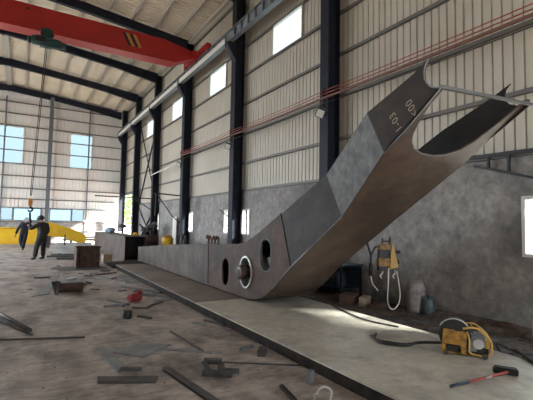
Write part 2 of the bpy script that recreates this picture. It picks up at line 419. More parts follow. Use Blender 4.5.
# runway rail segments
for i in range(6):
    y0 = colY[i]+.2; y1 = colY[i+1]+.18
    lab = ['crane runway beam from the near column towards the boom column', 'crane runway beam above the clear window panel nearest the camera', 'crane runway beam with white underside beside the red end truck', 'crane runway beam above the third bright window panel', 'crane runway beam over the crossed bracing', 'crane runway beam ending at the far corner'][i]
    r = root('runway_beam', (6.08, y0, 8.13), lab, 'crane rail beam', 'crane runway beams on the column brackets')
    link('girder', B().ibeam((6.1, y0, 8.33), (6.1, y1, 8.33), .18, .4, .02), 'rail', r)
    link('rail', B().box((6.07, y0, 8.53), (6.13, y1, 8.59)), 'darksteel', r)
    if i >= 2: link('white_strip', B().box((5.97, y0+.1, 8.13), (6.0, y1-.15, 8.31)), 'whitepaint', r)  # white strip low on the beam's inner face, far bays only
    st = B()
    for k in range(10): st.box((6.02, y0+.25+k*.48, 8.15), (6.18, y0+.27+k*.48, 8.51))
    link('stiffener', st, 'rail', r)

# back wall posts
for x, w, lab in ((1.5, .26, 'grey steel post up the middle of the gable wall'), (-1.3, .1, 'grey steel post crossing the left gable window'), (4.12, .1, 'thin grey steel post crossing the right gable window')):
    b = B().box((x-w/2, YB-.4 if w > .2 else YB-.15, 0), (x+w/2, YB-.385 if w > .2 else YB-.135, 10.6 if w > .2 else 10.3))
    b.box((x+w/2-.015, YB-.385, 0), (x+w/2, YB-.08, 10.4)) if w > .2 else b.box((x-.01, YB-.135, 0), (x+.01, YB-.07, 10.3))
    single('gable_post', b, 'postgrey', lab, 'column', 'gable wall posts')

# crossed bracing between columns 5 and 6 and others
for (a, b_, lab) in (((6.6,23.2,2.6),(6.6,27.4,7.9),'diagonal brace rising away from the camera beside the doorway'), ((6.6,23.2,7.9),(6.6,27.4,2.6),'diagonal brace falling away from the camera beside the doorway'),
                     ((6.6,23.2,.1),(6.6,27.4,2.6),'lower diagonal brace rising away behind the barrel'), ((6.6,23.2,2.6),(6.6,27.4,.1),'lower diagonal brace falling away behind the barrel')):
    single('wall_brace', B().angle(a, b_, .07, .07), 'column', lab, 'brace', 'diagonal wall braces')

# ------------------------------------------------------------------ overhead crane
cr = root('overhead_crane', (5.4, 16, 8.2), 'red single girder overhead crane crossing the hall under the roof', 'crane')
gd = B(); yn, yf = 15.75, 16.25
zb = 8.19
def girder(poly): gd.prism([(x, yn, z) for x, z in poly], (0, yf-yn, 0))
girder([(-8.2, zb+.35), (-7.2, zb), (5.1, zb), (5.9, zb+.36), (5.9, zb+.62), (4.6, zb+.86), (-7.2, zb+.88), (-8.2, zb+.7)])
link('girder', gd, 'red', cr, bevel=.01)
link('bottom_flange', B().box((-7.2, yn-.06, zb-.03), (5.1, yf+.06, zb)), 'red', cr)
link('end_truck', B().box((6.0, 14.7, 8.66), (6.2, 17.3, 8.88)), 'red', cr, bevel=.02)
for y in (14.75, 17.25): link('wheel', B().cyl((6.0, y, 8.72), (6.2, y, 8.72), .13, seg=20), 'red', cr)
link('end_mount', B().box((5.8, 15.7, 8.5), (6.02, 16.3, 8.86)), 'red', cr)
for k, c in enumerate(('black', 'hazard', 'black', 'hazard')):
    x = 2.95 + k*.135
    link('hazard_stripe', B().prism([(x, yn-.004, zb+.72), (x+.11, yn-.004, zb+.72), (x+.36, yn-.004, zb+.25), (x+.25, yn-.004, zb+.25)], (0, .003, 0)), c, cr)
for k, x in enumerate((0.0,)): link('inspection_hole', B().cyl((-.17, yn-.005, zb+.7), (-.17, yn, zb+.7), .05), 'black', cr)
ho = root('rope_hoist', (.46, 14.75, 7.3), 'dark green electric rope hoist hanging under the red girder', 'hoist')
link('drum_housing', B().lathe((-.02, 14.55, 7.52), [(.12,0),(.16,.04),(.16,.86),(.12,.9)], 'X'), 'teal', ho)
link('motor', B().lathe((.9, 14.55, 7.5), [(.12,0),(.12,.1),(.10,.14)], 'X'), 'teal', ho)
link('gear_cap', B().lathe((-.14, 14.55, 7.5), [(.1,0),(.12,.03),(.12,.12)], 'X'), 'teal', ho)
link('trolley', B().box((.25, 14.62, 7.62), (.62, 15.38, 7.73)).box((.25,14.62,7.62),(.62,14.66,8.02)).lathe((.44,14.60,7.9),[(.15,0),(.15,.05),(.1,.09)],'Y'), 'teal', ho)
for x in (.3, .6): link('trolley_wheel', B().cyl((x, 14.6, 7.83), (x, 14.7, 7.83), .06), 'black', ho)
link('control_box', B().box((.1, 14.3, 7.42), (.4, 14.42, 7.62)), 'black', ho)
link('wire_rope', B().tube([(.42, 14.6, 7.4), (.2, 14.95, 2.22)], .014, 6).tube([(.47, 14.6, 7.4), (.24, 14.95, 2.22)], .014, 6), 'black', ho)
hb = link('hook_block', B().lathe((.155, 14.98, 2.02), [(.09,0),(.105,.03),(.105,.1),(.09,.13)], 'X', 20).box((.16, 14.9, 1.87), (.28, 15.03, 2.06)), 'hookorange', ho)
hp = [(.22, 14.97, 1.92), (.22, 14.97, 1.82)] + [(.22 + .07*math.sin(a), 14.97, 1.75 + .07*math.cos(a)) for a in [k*math.pi/8 for k in range(0, 13)]]
link('hook', B().tube(hp, [.03,.03]+[.032]*10+[.025,.02,.012], 8), 'black', hb)
ho.location = V(ho.location) + V((0, .95, .22))
single('hanging_sling', B().tube([(.22,15.92,1.86),(.23,15.93,1.65),(.26,15.92,1.5)], .035, 8), 'black', 'black sling bundle hanging from the crane hook', 'sling')

# ------------------------------------------------------------------ platform
pl = root('steel_platform', (3.8, 7, 0), 'long low steel platform with a pale plate top under the boom', 'platform')
link('top_plate', B().box((2.78, 1.0, .13), (4.88, 6.98, .15)), 'plate', pl)
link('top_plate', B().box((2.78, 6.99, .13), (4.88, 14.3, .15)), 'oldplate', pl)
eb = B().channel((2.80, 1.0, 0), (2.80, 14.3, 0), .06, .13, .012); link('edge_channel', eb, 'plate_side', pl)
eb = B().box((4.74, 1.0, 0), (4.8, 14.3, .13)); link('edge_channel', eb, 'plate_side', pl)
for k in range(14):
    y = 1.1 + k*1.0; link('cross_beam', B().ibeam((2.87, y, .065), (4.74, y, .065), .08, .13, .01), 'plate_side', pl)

# ------------------------------------------------------------------ boom
T = .018
top = [(15.3,.67),(11.12,.97),(9.25,1.07),(7.84,1.15),(7.23,1.18),(6.86,1.25),(6.47,1.40),(5.67,1.78)]
bot = [(15.25,.16),(7.0,.16),(6.75,.165),(6.52,.19),(6.3,.245),(6.1,.345),(5.9,.48),(5.7,.635),(5.36,.92)]
seamT, seamB = (5.67,1.78), (5.36,.92)
bend1T, bend1B = (4.49,2.34), (4.16,1.72)
bend2T, bend2B = (3.35,2.93), (3.09,2.42)
tipN = [(2.71,3.18),(2.50,3.29),(2.545,3.23),(2.56,3.17),(2.555,3.10),(2.53,3.05),(2.49,3.00),(2.45,2.975),(2.38,2.95),(2.80,2.61)]
bm_ = root('box_boom', (4.3, 6.6, .15), 'huge dark steel box boom lying on the platform and rising to an open forked tip', 'steel boom')
def ell(cy, cz, ry_, rz, n=24): return [(cy+ry_*math.cos(2*math.pi*k/n), cz+rz*math.sin(2*math.pi*k/n)) for k in range(n)]
def slot(cy, cz, r, h, tilt=0, n=10):
    p = [(r*math.cos(a), h+r*math.sin(a)) for a in [math.pi*k/n for k in range(n+1)]] + [(r*math.cos(a), -h+r*math.sin(a)) for a in [math.pi+math.pi*k/n for k in range(n+1)]]
    ct, st = math.cos(tilt), math.sin(tilt)
    return [(cy+a*ct-b*st, cz+a*st+b*ct) for a, b in p]
HOLES = [slot(7.79, .58, .155, .13), ell(6.86, .675, .25, .31), slot(6.16, 1.05, .185, .11, 0)]
def plate_with_holes(b, x, outer, holes, th):
    """planar polygon with holes in plane X=x, extruded by th"""
    bm = b.bm; edges = []
    loops = []
    for lp in [outer] + holes:
        vs = [bm.verts.new((x, y, z)) for y, z in lp]; loops.append(vs)
        for i in range(len(vs)): edges.append(bm.edges.new((vs[i], vs[(i+1) % len(vs)])))
    res = bmesh.ops.triangle_fill(bm, use_beauty=True, use_dissolve=False, edges=edges)
    faces = [g for g in res['geom'] if isinstance(g, bmesh.types.BMFace)]
    ex = bmesh.ops.extrude_face_region(bm, geom=faces)
    vs = [g for g in ex['geom'] if isinstance(g, bmesh.types.BMVert)]
    bmesh.ops.translate(bm, verts=vs, vec=(th, 0, 0))
    return b
def web(x_flat, x_tip, th, name, mats):
    near = name == 'near_web'
    parts = []
    body_outer = [p for p in top if p[0] >= 9.25] + [(9.25,.16)] + [(15.25,.16)]
    w = link(name, plate_with_holes(B(), x_flat, [(15.3,.67),(11.12,.97),(8.75,1.10),(8.70,.16),(15.25,.16)], [], th), mats[0], bm_)
    b2 = plate_with_holes(B(), x_flat, [(8.745,1.10)] + [p for p in top if p[0] < 8.7] + bot[::-1][:-1] + [(8.695,.16)], HOLES, th)
    link('bend_plate', b2, mats[1], w)
    b3 = B(); b3.prism([(x_flat, *seamT), (x_flat, *bend1T), (x_flat, *bend1B), (x_flat, *seamB)], (th, 0, 0)); link('arm_plate', b3, mats[2], w)
    # flaring strip (rolled)
    b4 = B(); rows = []
    for k in range(9):
        t = k/8; s_ = t; x = x_flat + (x_tip-x_flat)*s_
        mt = bend1T[0]+(bend2T[0]-bend1T[0])*t, bend1T[1]+(bend2T[1]-bend1T[1])*t 
        mb = bend1B[0]+(bend2B[0]-bend1B[0])*t, bend1B[1]+(bend2B[1]-bend1B[1])*t 
        rows.append([(x, *mt), (x, *mb), (x+th, *mb), (x+th, *mt), (x, *mt)])
    b4.grid(rows); link('rolled_plate', b4, mats[3], w)
    tp_ = tipN if near else farTip
    b5 = B(); b5.prism([(x_tip, *bend2T)] + [(x_tip + (0 if near else .06*min(1, (3.1-y)/.7)), y, z) for y, z in tp_] + [(x_tip, *bend2B)], (th, 0, 0)); link('tip_plate', b5, mats[4], w)
    return w
farTip = [(2.73,3.20),(2.49,3.33),(2.545,3.27),(2.56,3.2),(2.55,3.13),(2.52,3.09),(2.44,3.05),(2.28,3.03),(2.80,2.66)]
nw = web(3.75, 3.40, T, 'near_web', ('boxgrey','boom_rust','boom','boom_flare','boom'))
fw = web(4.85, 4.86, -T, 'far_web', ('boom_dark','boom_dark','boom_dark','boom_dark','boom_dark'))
# welded seam line
link('weld_seam', B().tube([(3.745, *seamT), (3.745, *seamB)], .008, 6), 'boom_dark', nw)
link('weld_seam', B().tube([(3.745, 8.72, 1.09), (3.745, 8.7, .2)], .008, 6), 'rust', nw)
link('weld_seam', B().tube([(3.745, *bend1B), (3.745, *seamB), (3.745, 5.9, .49)], .009, 6), 'edge', nw)
# bottom flange: flat, curve, ramp, flare, forked tip
def nx(y):
    if y > 4.16: return 3.75
    if y < 3.09: return 3.40
    t = (4.16-y)/(4.16-3.09); return 3.75-.35*t
def fx(y): return 4.85 if y > 3.2 else 4.86 + .06*min(1, (3.2-y)/.8)
bf = B()
line = bot[:] + [bend1B]
for t in (1/8,2/8,3/8,4/8,5/8,6/8,7/8): line.append((bend1B[0]+(bend2B[0]-bend1B[0])*t, bend1B[1]+(bend2B[1]-bend1B[1])*t))
line.append((3.09, 2.42))
rows = []
for y, z in line: rows.append([(nx(y), y, z), (fx(y), y, z), (fx(y), y+.006, z+.016), (nx(y), y+.006, z+.016), (nx(y), y, z)])
bf.grid(rows)
def fz(x, y):
    t = (3.09-y)/(3.09-2.38); base = 2.42+(2.95-2.42)*t + .0
    return base + .05*t*max(0, (x-3.4)/1.5)
U = [(3.455,2.40),(3.46,2.55),(3.51,2.70),(3.58,2.84),(3.66,2.92),(3.78,2.99),(3.97,3.035),(4.2,3.04),(4.38,3.01),(4.55,2.93),(4.66,2.80),(4.74,2.62),(4.80,2.44),(4.84,2.30)]
poly = [(3.40,3.09),(3.40,2.38)] + U + [(4.92,2.29),(4.86,3.09)]
bf.prism([(x, y, fz(x, y)) for x, y in poly], (0, .008, .016))
link('bottom_flange', bf, 'flange', bm_)
# top flange over the flat part and the bend
tf = B(); rows = []
for y, z in top: rows.append([(3.75, y, z), (4.85, y, z), (4.85, y, z+.016), (3.75, y, z+.016), (3.75, y, z)])
tf.grid(rows); link('top_flange', tf, 'boom', bm_)
link('end_diaphragm', B().box((3.77, 15.2, .18), (4.83, 15.22, .66)), 'boom', bm_)
# temporary flat bar across the open tip
tb = B(); tb.prism([(3.40, 2.37, 2.945), (4.97, 2.26, 3.015), (4.97, 2.26, 3.045), (3.40, 2.37, 2.98)], (0, .03, .0)); link('tip_bar', tb, 'edge', bm_)
# bright cut edges
ed = B().tube([(3.395, y, z) for y, z in tipN[1:9]], .008, 6); link('cut_edge', ed, 'edge', nw)
ed = B().tube([(3.40, 3.09, 2.415), (3.4, 2.80, 2.61), (3.4, 2.38, 2.945)], .006, 6); link('cut_edge', ed, 'edge', nw)
ed = B().tube([(x, y, fz(x,y)) for x, y in U[4:10]], .007, 6); link('cut_edge', ed, 'edge', bm_)
# pivot hub through the box
hub = B()
hub.lathe((3.60, 6.86, .675), [(.055,-.02),(.125,-.02),(.135,.0),(.135,.10),(.11,.12),(.115,1.35),(.05,1.35)], 'X', 28)
hb_ = link('pivot_hub', hub, 'hubmetal', bm_)
link('hub_bore', B().cyl((3.572, 6.86, .675), (3.58, 6.86, .675), .06), 'black', hb_)
rg = B(); n_ = 28
for (r0_, r1_, x_) in ((1, .80, 3.74),):
    ri = []
    for k in range(n_):
        a = 2*math.pi*k/n_; ri.append([(3.72+dx, 6.86+.25*q*math.cos(a), .675+.31*q*math.sin(a)) for q, dx in ((1,0),(1,.4),(.89,.4),(.89,0))])
    ri.append(ri[0]); rg.grid([r+[r[0]] for r in ri])
link('hub_sleeve', rg, 'shiny', bm_)
for hl in (HOLES[0], HOLES[2]):
    cy = sum(p[0] for p in hl)/len(hl); cz = sum(p[1] for p in hl)/len(hl)
    ri = [[(3.745, cy+(y-cy)*q, cz+(z-cz)*q) if d == 0 else (3.80, cy+(y-cy)*q, cz+(z-cz)*q) for q, d in ((1,0),(1,1),(.97,1),(.97,0))] for y, z in hl]
    ri.append(ri[0]); link('slot_rim', B().grid([r+[r[0]] for r in ri]), 'greysteel' if cy < 7 else 'boom_rust', nw)

def text_mesh(txt, size, origin, dirv, upv, name, parent, m, th=.002):
    cu = bpy.data.curves.new('t', 'FONT'); cu.body = txt; cu.size = size; cu.extrude = 0; cu.align_x = 'LEFT'; cu.space_character = 1.15
    o = bpy.data.objects.new('t', cu); COL.objects.link(o)
    dg = bpy.context.evaluated_depsgraph_get(); me = bpy.data.meshes.new_from_object(o.evaluated_get(dg))
    bpy.data.objects.remove(o)
    b = B(); b.bm.from_mesh(me); d = V(dirv).normalized(); u = V(upv); u = (u - d*u.dot(d)).normalized()
    for v in b.bm.verts: v.co = V(origin) + d*v.co.x + u*v.co.y
    nrm = d.cross(u)
    ex = bmesh.ops.extrude_face_region(b.bm, geom=list(b.bm.faces)); bmesh.ops.translate(b.bm, verts=[g for g in ex['geom'] if isinstance(g, bmesh.types.BMVert)], vec=nrm*th)
    return link(name, b, m, parent)
dv = (0, .12, .235)
text_mesh('1-03', .12, (3.397, 2.83, 2.635), dv, (0, 1, 0), 'chalk_mark', nw, 'chalk')
text_mesh('<00', .12, (3.397, 2.63, 2.755), dv, (0, 1, 0), 'chalk_mark', nw, 'chalk')

# ------------------------------------------------------------------ wall services
def arc(p0, p1, sag, n=10):
    p0 = V(p0); p1 = V(p1); return [p0.lerp(p1, k/n) - V((0,0,sag*4*(k/n)*(1-k/n))) for k in range(n+1)]
def run(z, r, m, lab, cat, sag=.03):
    pts = []
    ys = [-6, -.05, 7.6, 12.8, 18.0]
    for a, c in zip(ys, ys[1:]): pts += arc((6.22, a, z), (6.22, c, z), sag, 8)[:-1]
    pts.append(V((6.22, 18.0, z)))
    single('wall_conduit', B().tube(pts, r, 6), m, lab, cat)
run(4.92, .010, 'redcable', 'uppermost thin red cable strung across the columns', 'cable')
run(4.84, .012, 'redcable', 'thin red cable just above the thick brown busbar', 'cable')
run(4.74, .030, 'browncable', 'thick brown busbar running along the columns', 'pipe', .015)
run(4.60, .009, 'black', 'thin black cable strung below the brown busbar', 'cable', .05)
for i in range(4):
    y = colY[i]+.15
    br = root('cable_bracket', (6.25, y, 4.5), ['insulator bracket on the column nearest the camera', 'insulator bracket on the column behind the boom', 'insulator bracket on the column beside the boom bend', 'insulator bracket where the red cables end'][i], 'bracket', 'cable brackets on the columns')
    link('bar', B().box((6.24, y-.02, 4.52), (6.28, y+.02, 5.0)), 'black', br)
    for z in (4.60, 4.74, 4.84, 4.92): link('insulator', B().cyl((6.18, y, z), (6.25, y, z), .025, seg=10), 'rust', br)
def flood(y, z, lab):
    r = root('floodlight', (6.1, y, z), lab, 'lamp', 'floodlights on the columns')
    nv = V((-.62,-.62,-.48)).normalized(); a_ = nv.cross(V((0,0,1))).normalized(); b_ = a_.cross(nv); a_, b_ = (a_+b_*.5).normalized(), (b_-a_*.5).normalized()
    def slab(h, d0, d1):
        c = V((6.1,y,z)); q = B(); q._f([c+nv*d+a_*h*i+b_*h*j for d in (d0,d1) for i,j in ((-1,-1),(1,-1),(1,1),(-1,1))], [(0,3,2,1),(4,5,6,7),(0,1,5,4),(1,2,6,5),(2,3,7,6),(3,0,4,7)]); return q
    link('housing', slab(.11,-.07,.0), 'black', r, bevel=.008); link('lens', slab(.09,.0,.008), 'lamp', r)
    link('yoke', B().tube([(6.15,y-.1,z),(6.24,y-.05,z+.02),(6.255,y+.05,z+.02),(6.15,y+.14,z)], .012, 6), 'black', r)
flood(7.56, 4.33, 'square floodlight on the column behind the tilted boom'); flood(12.72, 4.33, 'small floodlight on the column beside the boom bend'); flood(17.95, 4.3, 'small floodlight on the column where the cables end')
# conduit from last bracket to the far columns
single('wall_conduit', B().tube([(6.2,18,4.45),(6.2,23,4.3)], .03, 6), 'whitepaint', 'pale pipe between the fourth and fifth columns', 'pipe')

def jib(p, q, drop, lab, diag=None):
    r = root('jib_arm', p, lab, 'jib')
    link('arm', B().beam(p, q, .05, .06), 'black', r)
    if diag: 
        for a, b_ in diag: link('strut', B().beam(a, b_, .04, .04), 'black', r)
    return r
jib((6.25, 22.9, 2.95), (3.2, 22.6, 2.95), 0, 'long dark jib arm reaching left from the column beside the braces', [((6.25,22.85,2.95),(6.25,22.85,1.5)), ((5.2,22.8,2.95),(6.26,22.9,2.3))])
jib((6.25, 17.95, 2.85), (5.0, 18.3, 2.95), 0, 'short dark bracket arm with struts behind the flat end of the boom', [((5.2,18.25,2.92),(5.9,18.0,1.9)), ((5.2,18.25,2.92),(5.15,18.2,1.9)), ((5.9,18.0,1.9),(6.25,17.95,1.6))])
jib((6.62, 4.1, 2.82), (6.62, 2.4, 2.80), 0, 'dark steel bar bracketed to the top of the block wall at the right', [((6.62,3.75,2.82),(6.62,3.75,2.61)), ((6.62,3.42,2.83),(6.62,3.42,2.52)), ((6.62,4.0,2.67),(6.62,2.6,2.24))])
single('wall_bar', B().beam((6.35, 13.8, 2.12), (6.45, 12.9, 1.72), .035, .035), 'black', 'thin dark bar sticking up at a slant beside the column and small window', 'bar')

# ------------------------------------------------------------------ hanging wire feeder
hx, hy = 5.99, 5.39
hf = root('hanging_feeder', (hx, hy, .8), 'yellow wire feeder hanging by a black cable in front of the grey wall', 'welding feeder')
Rt = V((.853,-.521,0)); Fd = V((.521,.853,0))
def HP(r, f, z): return V((hx,hy,0)) + Rt*r + Fd*f + V((0,0,z))
def hbox(b, r0, r1, f0, f1, z0, z1, ):
    vs = [HP(r,f,z) for z in (z0,z1) for r,f in ((r0,f0),(r1,f0),(r1,f1),(r0,f1))]
    b._f(vs, [(0,3,2,1),(4,5,6,7),(0,1,5,4),(1,2,6,5),(2,3,7,6),(3,0,4,7)]); return b
link('lower_housing', hbox(B(), -.16,.08,-.1,.1,.84,1.0), 'feederyellow', hf, bevel=.01)
link('upper_housing', hbox(B(), -.13,.06,-.08,.1,1.16,1.26), 'feederyellow', hf, bevel=.01)
link('reel_window', hbox(B(), -.14,.06,-.06,.1,1.0,1.16), 'black', hf)
link('cover', B().prism([HP(.04,-.13,.80), HP(.20,-.13,.84), HP(.15,-.13,1.05), HP(.10,-.13,1.30), HP(.06,-.13,1.1)], Fd*.04), 'hazard', hf)
link('handle', B().tube([HP(-.08,0,1.24), HP(-.07,0,1.38)], .014, 6).tube([HP(.07,0,1.24), HP(.07,0,1.40)], .016, 6).tube([HP(-.07,0,1.32), HP(.07,0,1.32)], .012, 6), 'black', hf)
link('drive_housing', hbox(hbox(B(), -.15,-.03,-.08,.08,.76,.85), .05,.17,-.06,.08,.74,.84), 'black', hf)
link('knob', B().tube([HP(.12,-.02,1.1), HP(.26,-.02,1.12)], .03, 8).tube([HP(.18,-.02,1.0), HP(.24,-.02,.9)], .02, 8), 'black', hf)
for r in (-.1, .14): link('hook', B().tube([HP(r,-.05,.78), HP(r+.03,-.05,.74), HP(r+.0,-.05,.70), HP(r-.03,-.05,.66), HP(r,-.05,.62)], .014, 6), 'whitepaint', hf)
link('power_cable', B().tube([HP(-.05,.05,1.22), HP(-.2,.04,1.2), HP(-.28,.03,1.05), HP(-.3,.0,.85), HP(-.29,.02,.7)], .018, 8).tube([HP(-.28,.03,1.03), HP(-.35,.1,1.3), HP(-.38,.3,1.7), HP(-.38,.42,2.6)], .02, 8), 'rubber', hf)
link('cable_plug', B().tube([HP(-.3,0,.9), HP(-.29,.01,.66)], .035, 8), 'rubber', hf)
link('ground_tail', B().tube([HP(-.29,.01,.66), HP(-.26,0,.5), HP(-.16,-.02,.38)], .012, 6), 'rope', hf)
rp = [HP(.02,-.1,.82), HP(.01,-.1,.5), HP(-.01,-.1,.22), HP(.03,-.1,.08), HP(.1,-.1,.04), HP(.18,-.1,.1), HP(.24,-.1,.25), HP(.22,-.1,.5), HP(.17,-.1,.76)]
def smooth(pts, it=2):
    pts = [V(p) for p in pts]
    for _ in range(it):
        o = [pts[0]]
        for a, c in zip(pts, pts[1:]): o += [a.lerp(c,.25), a.lerp(c,.75)]
        o.append(pts[-1]); pts = o
    return pts
single('rope_loop', B().tube(smooth(rp), .012, 8), 'rope', 'white rope hanging in a long loop below the yellow feeder', 'rope')
single('wall_hook', B().box((6.2,5.7,2.55),(6.7,5.74,2.6)), 'black', 'dark wall bracket behind the boom holding the feeder cable', 'bracket')

# ------------------------------------------------------------------ portable yellow machine on the platform
mc = V((4.47, 2.83, .15)); ml = V((.60,-.80,0)).normalized(); mw = V((.80,.60,0)).normalized()
def MP(l, w, z): return mc + ml*l + mw*w + V((0,0,z))
def mbox(b, l0, l1, w0, w1, z0, z1):
    b._f([MP(l,w,z) for z in (z0,z1) for l,w in ((l0,w0),(l1,w0),(l1,w1),(l0,w1))], [(0,3,2,1),(4,5,6,7),(0,1,5,4),(1,2,6,5),(2,3,7,6),(3,0,4,7)]); return b
mr = root('portable_feeder', mc, 'yellow portable welding wire feeder with tube frame standing on the platform', 'welding feeder')
link('side_panel', B().prism([MP(-.26,-.16,.13), MP(-.06,-.16,.12), MP(-.06,-.16,.03), MP(-.01,-.16,.03), MP(.0,-.16,.25), MP(-.03,-.16,.28), MP(-.11,-.16,.275), MP(-.13,-.16,.29), MP(-.24,-.16,.29)], mw*.015), 'feederyellow', mr)
link('lower_panel', mbox(mbox(mbox(B(), -.26,-.22,-.17,-.15,.03,.12), -.06,-.02,-.17,-.15,.03,.10), -.24,.0,-.16,.14,.025,.04), 'feederyellow', mr)
sp = B()
c_ = MP(-.12, 0, .26)
for q in range(24):
    pass
sp.cyl(MP(-.12,-.13,.22), MP(-.12,.10,.22), .17, seg=28); link('wire_drum', sp, 'rubber', mr)
link('drum_rim', B().tube([MP(-.12+.173*math.cos(a), -.06, .22+.173*math.sin(a)) for a in [math.pi*k/12 for k in range(0,11)]], .006, 6), 'whitepaint', mr)
link('feed_motor', mbox(mbox(B(), -.2,-.08,-.14,.1,.04,.11), -.07,.02,-.12,.05,.06,.15), 'black', mr, bevel=.008)
link('latch', mbox(B(), .0,.07,-.12,.06,.26,.31), 'bluedark', mr, bevel=.008)
for w in (-.15, .09):
    fr = smooth([MP(-.04,w,.31), MP(.06,w,.335), MP(.12,w,.32), MP(.235,w,.22), MP(.25,w,.17), MP(.25,w,.07), MP(.22,w,.03), MP(.06,w,.03), MP(.02,w,.06), MP(.03,w,.2), MP(.0,w,.28)], 1)
    link('frame_loop', B().tube(fr, .011, 8), 'hazard', mr)
for l, z in ((.06,.33),(.13,.31),(.245,.19),(.245,.06)): link('cross_tube', B().tube([MP(l,-.15,z), MP(l,.09,z)], .009, 8), 'hazard', mr)
link('drive_unit', mbox(mbox(B(), .05,.19,-.1,.1,.1,.24), .02,.10,-.13,.0,.06,.2), 'greysteel', mr, bevel=.01)
link('drive_roller', B().cyl(MP(.12,-.10,.15), MP(.12,-.14,.15), .055), 'palesteel', mr)
link('gearbox', mbox(B(), .03,.22,-.12,.08,.03,.1), 'black', mr, bevel=.008)
link('control_panel', mbox(B(), .19,.235,-.1,.08,.10,.19), 'hazard', mr)
for l, w in ((-.22,-.17),(.18,-.17),(-.22,.12),(.18,.12)): link('wheel', B().cyl(MP(l,w,.03), MP(l,w+.03,.03), .032, seg=16), 'darksteel', mr)
link('cable_socket', B().tube([MP(.24,.0,.14), MP(.33,.03,.15)], .02, 8), 'black', mr)
def lay(name, pts, r, m, lab, cat, it=2, seg=7): return single(name, B().tube(smooth(pts, it), r, seg), m, lab, cat)
lay('hose', [MP(-.26,-.05,.1), (4.18,3.28,.20), (4.02,3.28,.18), (3.90,3.42,.175), (3.84,3.58,.17), (3.95,3.76,.17), (4.10,3.86,.17)], .019, 'rubber', 'thick black hose curling left from the yellow machine', 'hose')
lay('welding_cable', [MP(-.26,.02,.08), (4.20,3.35,.17), (4.05,3.36,.17), (3.97,3.50,.17), (3.90,3.66,.166), (4.0,3.85,.165)], .012, 'black', 'thinner black cable beside the thick hose on the platform', 'cable')
lay('thin_wire', [(4.05,3.84,.158), (4.3,3.95,.158), (4.55,3.9,.158), (4.75,3.7,.158), (4.72,3.35,.158)], .006, 'palesteel', 'thin pale wire looping behind the yellow machine', 'wire')
lay('hose', [MP(.32,.03,.15), (4.95,2.62,.20), (4.98,2.5,.02+.16), (4.86,2.35,.17), (4.68,2.15,.17), (4.4,1.8,.17)], .019, 'rubber', 'black hose running from the yellow machine to the right edge', 'hose')
lay('welding_cable', [MP(.3,.1,.14), (5.1,2.75,.05), (5.4,2.8,.03), (5.7,2.5,.02), (5.9,2.2,.02)], .012, 'black', 'black cable trailing over the dirt to the right', 'cable')
lay('welding_cable', [(4.7,4.0,.164),(4.55,4.5,.164),(4.7,5.1,.164),(4.84,5.6,.164),(5.0,5.9,.14),(5.15,6.1,.02),(5.3,6.3,.02)], .012, 'darksteel', 'dark cable snaking along the far edge of the platform', 'cable')
# sledge hammer
hm = root('sledge_hammer', (4.1, 2.25, .15), 'sledge hammer with red handle lying on the platform', 'hammer')
link('head', B().prism([(4.11,2.31,.155),(4.09,2.30,.19),(4.10,2.28,.225),(4.20,2.12,.225),(4.22,2.12,.20),(4.23,2.13,.155)], (.06,.045,0)), 'black', hm, bevel=.006)
link('handle', B().tube([(4.16,2.20,.185), (3.62,2.263,.172)], .014, 8), 'redcable', hm)
link('handle_grip', B().tube([(3.62,2.263,.172), (3.38,2.29,.168)], .0145, 8), 'bluedark', hm)
link('paint_band', B().tube([(3.92,2.228,.180), (3.84,2.237,.178)], .0155, 8), 'sackpink', hm)

# ------------------------------------------------------------------ clutter by the right wall
def sack(name, x, y, w, h, m, lab, cat, sq=.45, group=None):
    b = B(); n_ = 18; rings = []
    for i in range(9):
        t = i/8; z = h*t; k = (1 + .12*math.sin(t*3.1)) * (1 - .25*max(0, t-.8)/.2)
        ring = []
        for q in range(n_):
            a = 2*math.pi*q/n_; r = w/2*k*(1+random.uniform(-.06,.06))
            ring.append(b.bm.verts.new((x + r*math.cos(a), y + r*math.sin(a)*sq/.45, z + (random.uniform(-.03,.03) if i in (8,) else 0))))
        rings.append(ring)
    for A, C in zip(rings, rings[1:]):
        for q in range(n_): b.bm.faces.new((A[q],A[(q+1)%n_],C[(q+1)%n_],C[q])).smooth = True
    b.bm.faces.new(rings[0][::-1])
    c = b.bm.verts.new((x, y, h*.86))
    for q in range(n_): b.bm.faces.new((rings[-1][q], rings[-1][(q+1)%n_], c))
    return single(name, b, m, lab, cat, group)
sack('woven_sack', 6.42, 5.05, .32, .60, 'sackpink', 'tall pale woven sack standing against the grey wall', 'sack')
sack('plastic_sack', 6.42, 4.78, .20, .32, 'tealplastic', 'small blue green plastic sack beside the pale woven sack', 'sack')
cab = root('work_table', (6.25, 7.4, 0), 'dark blue steel work table under the tilted boom', 'table')
link('table_top', B().box((5.95,6.6,.70),(6.6,8.4,.74)), 'bluedark', cab)
for x, y in ((5.98,6.63),(6.55,6.63),(5.98,8.35),(6.55,8.35)): link('leg', B().box((x-.02,y-.02,0),(x+.02,y+.02,.70)), 'black', cab)
link('shelf', B().box((5.97,6.62,.22),(6.57,8.38,.24)), 'bluedark', cab)
link('back_panel', B().box((6.55,6.65,.24),(6.57,8.35,.70)), 'bluedark', cab)
rb = B(); rb.blob((6.1,7.05,.83), .12, 2, .15, (1,1.2,.75)); single('red_helmet', rb, 'redcloth', 'red helmet shaped object on the dark blue table', 'helmet')
single('toolbox', B().box((6.05,7.9,.24),(6.25,8.25,.50)), 'black', 'black box on the shelf of the blue table', 'box', bevel=.01)
single('blue_drum', B().lathe((6.2,6.95,.24),[(.14,0),(.15,.02),(.15,.3),(.13,.32)]), 'bluedark', 'dark blue drum on the shelf of the blue table', 'drum')
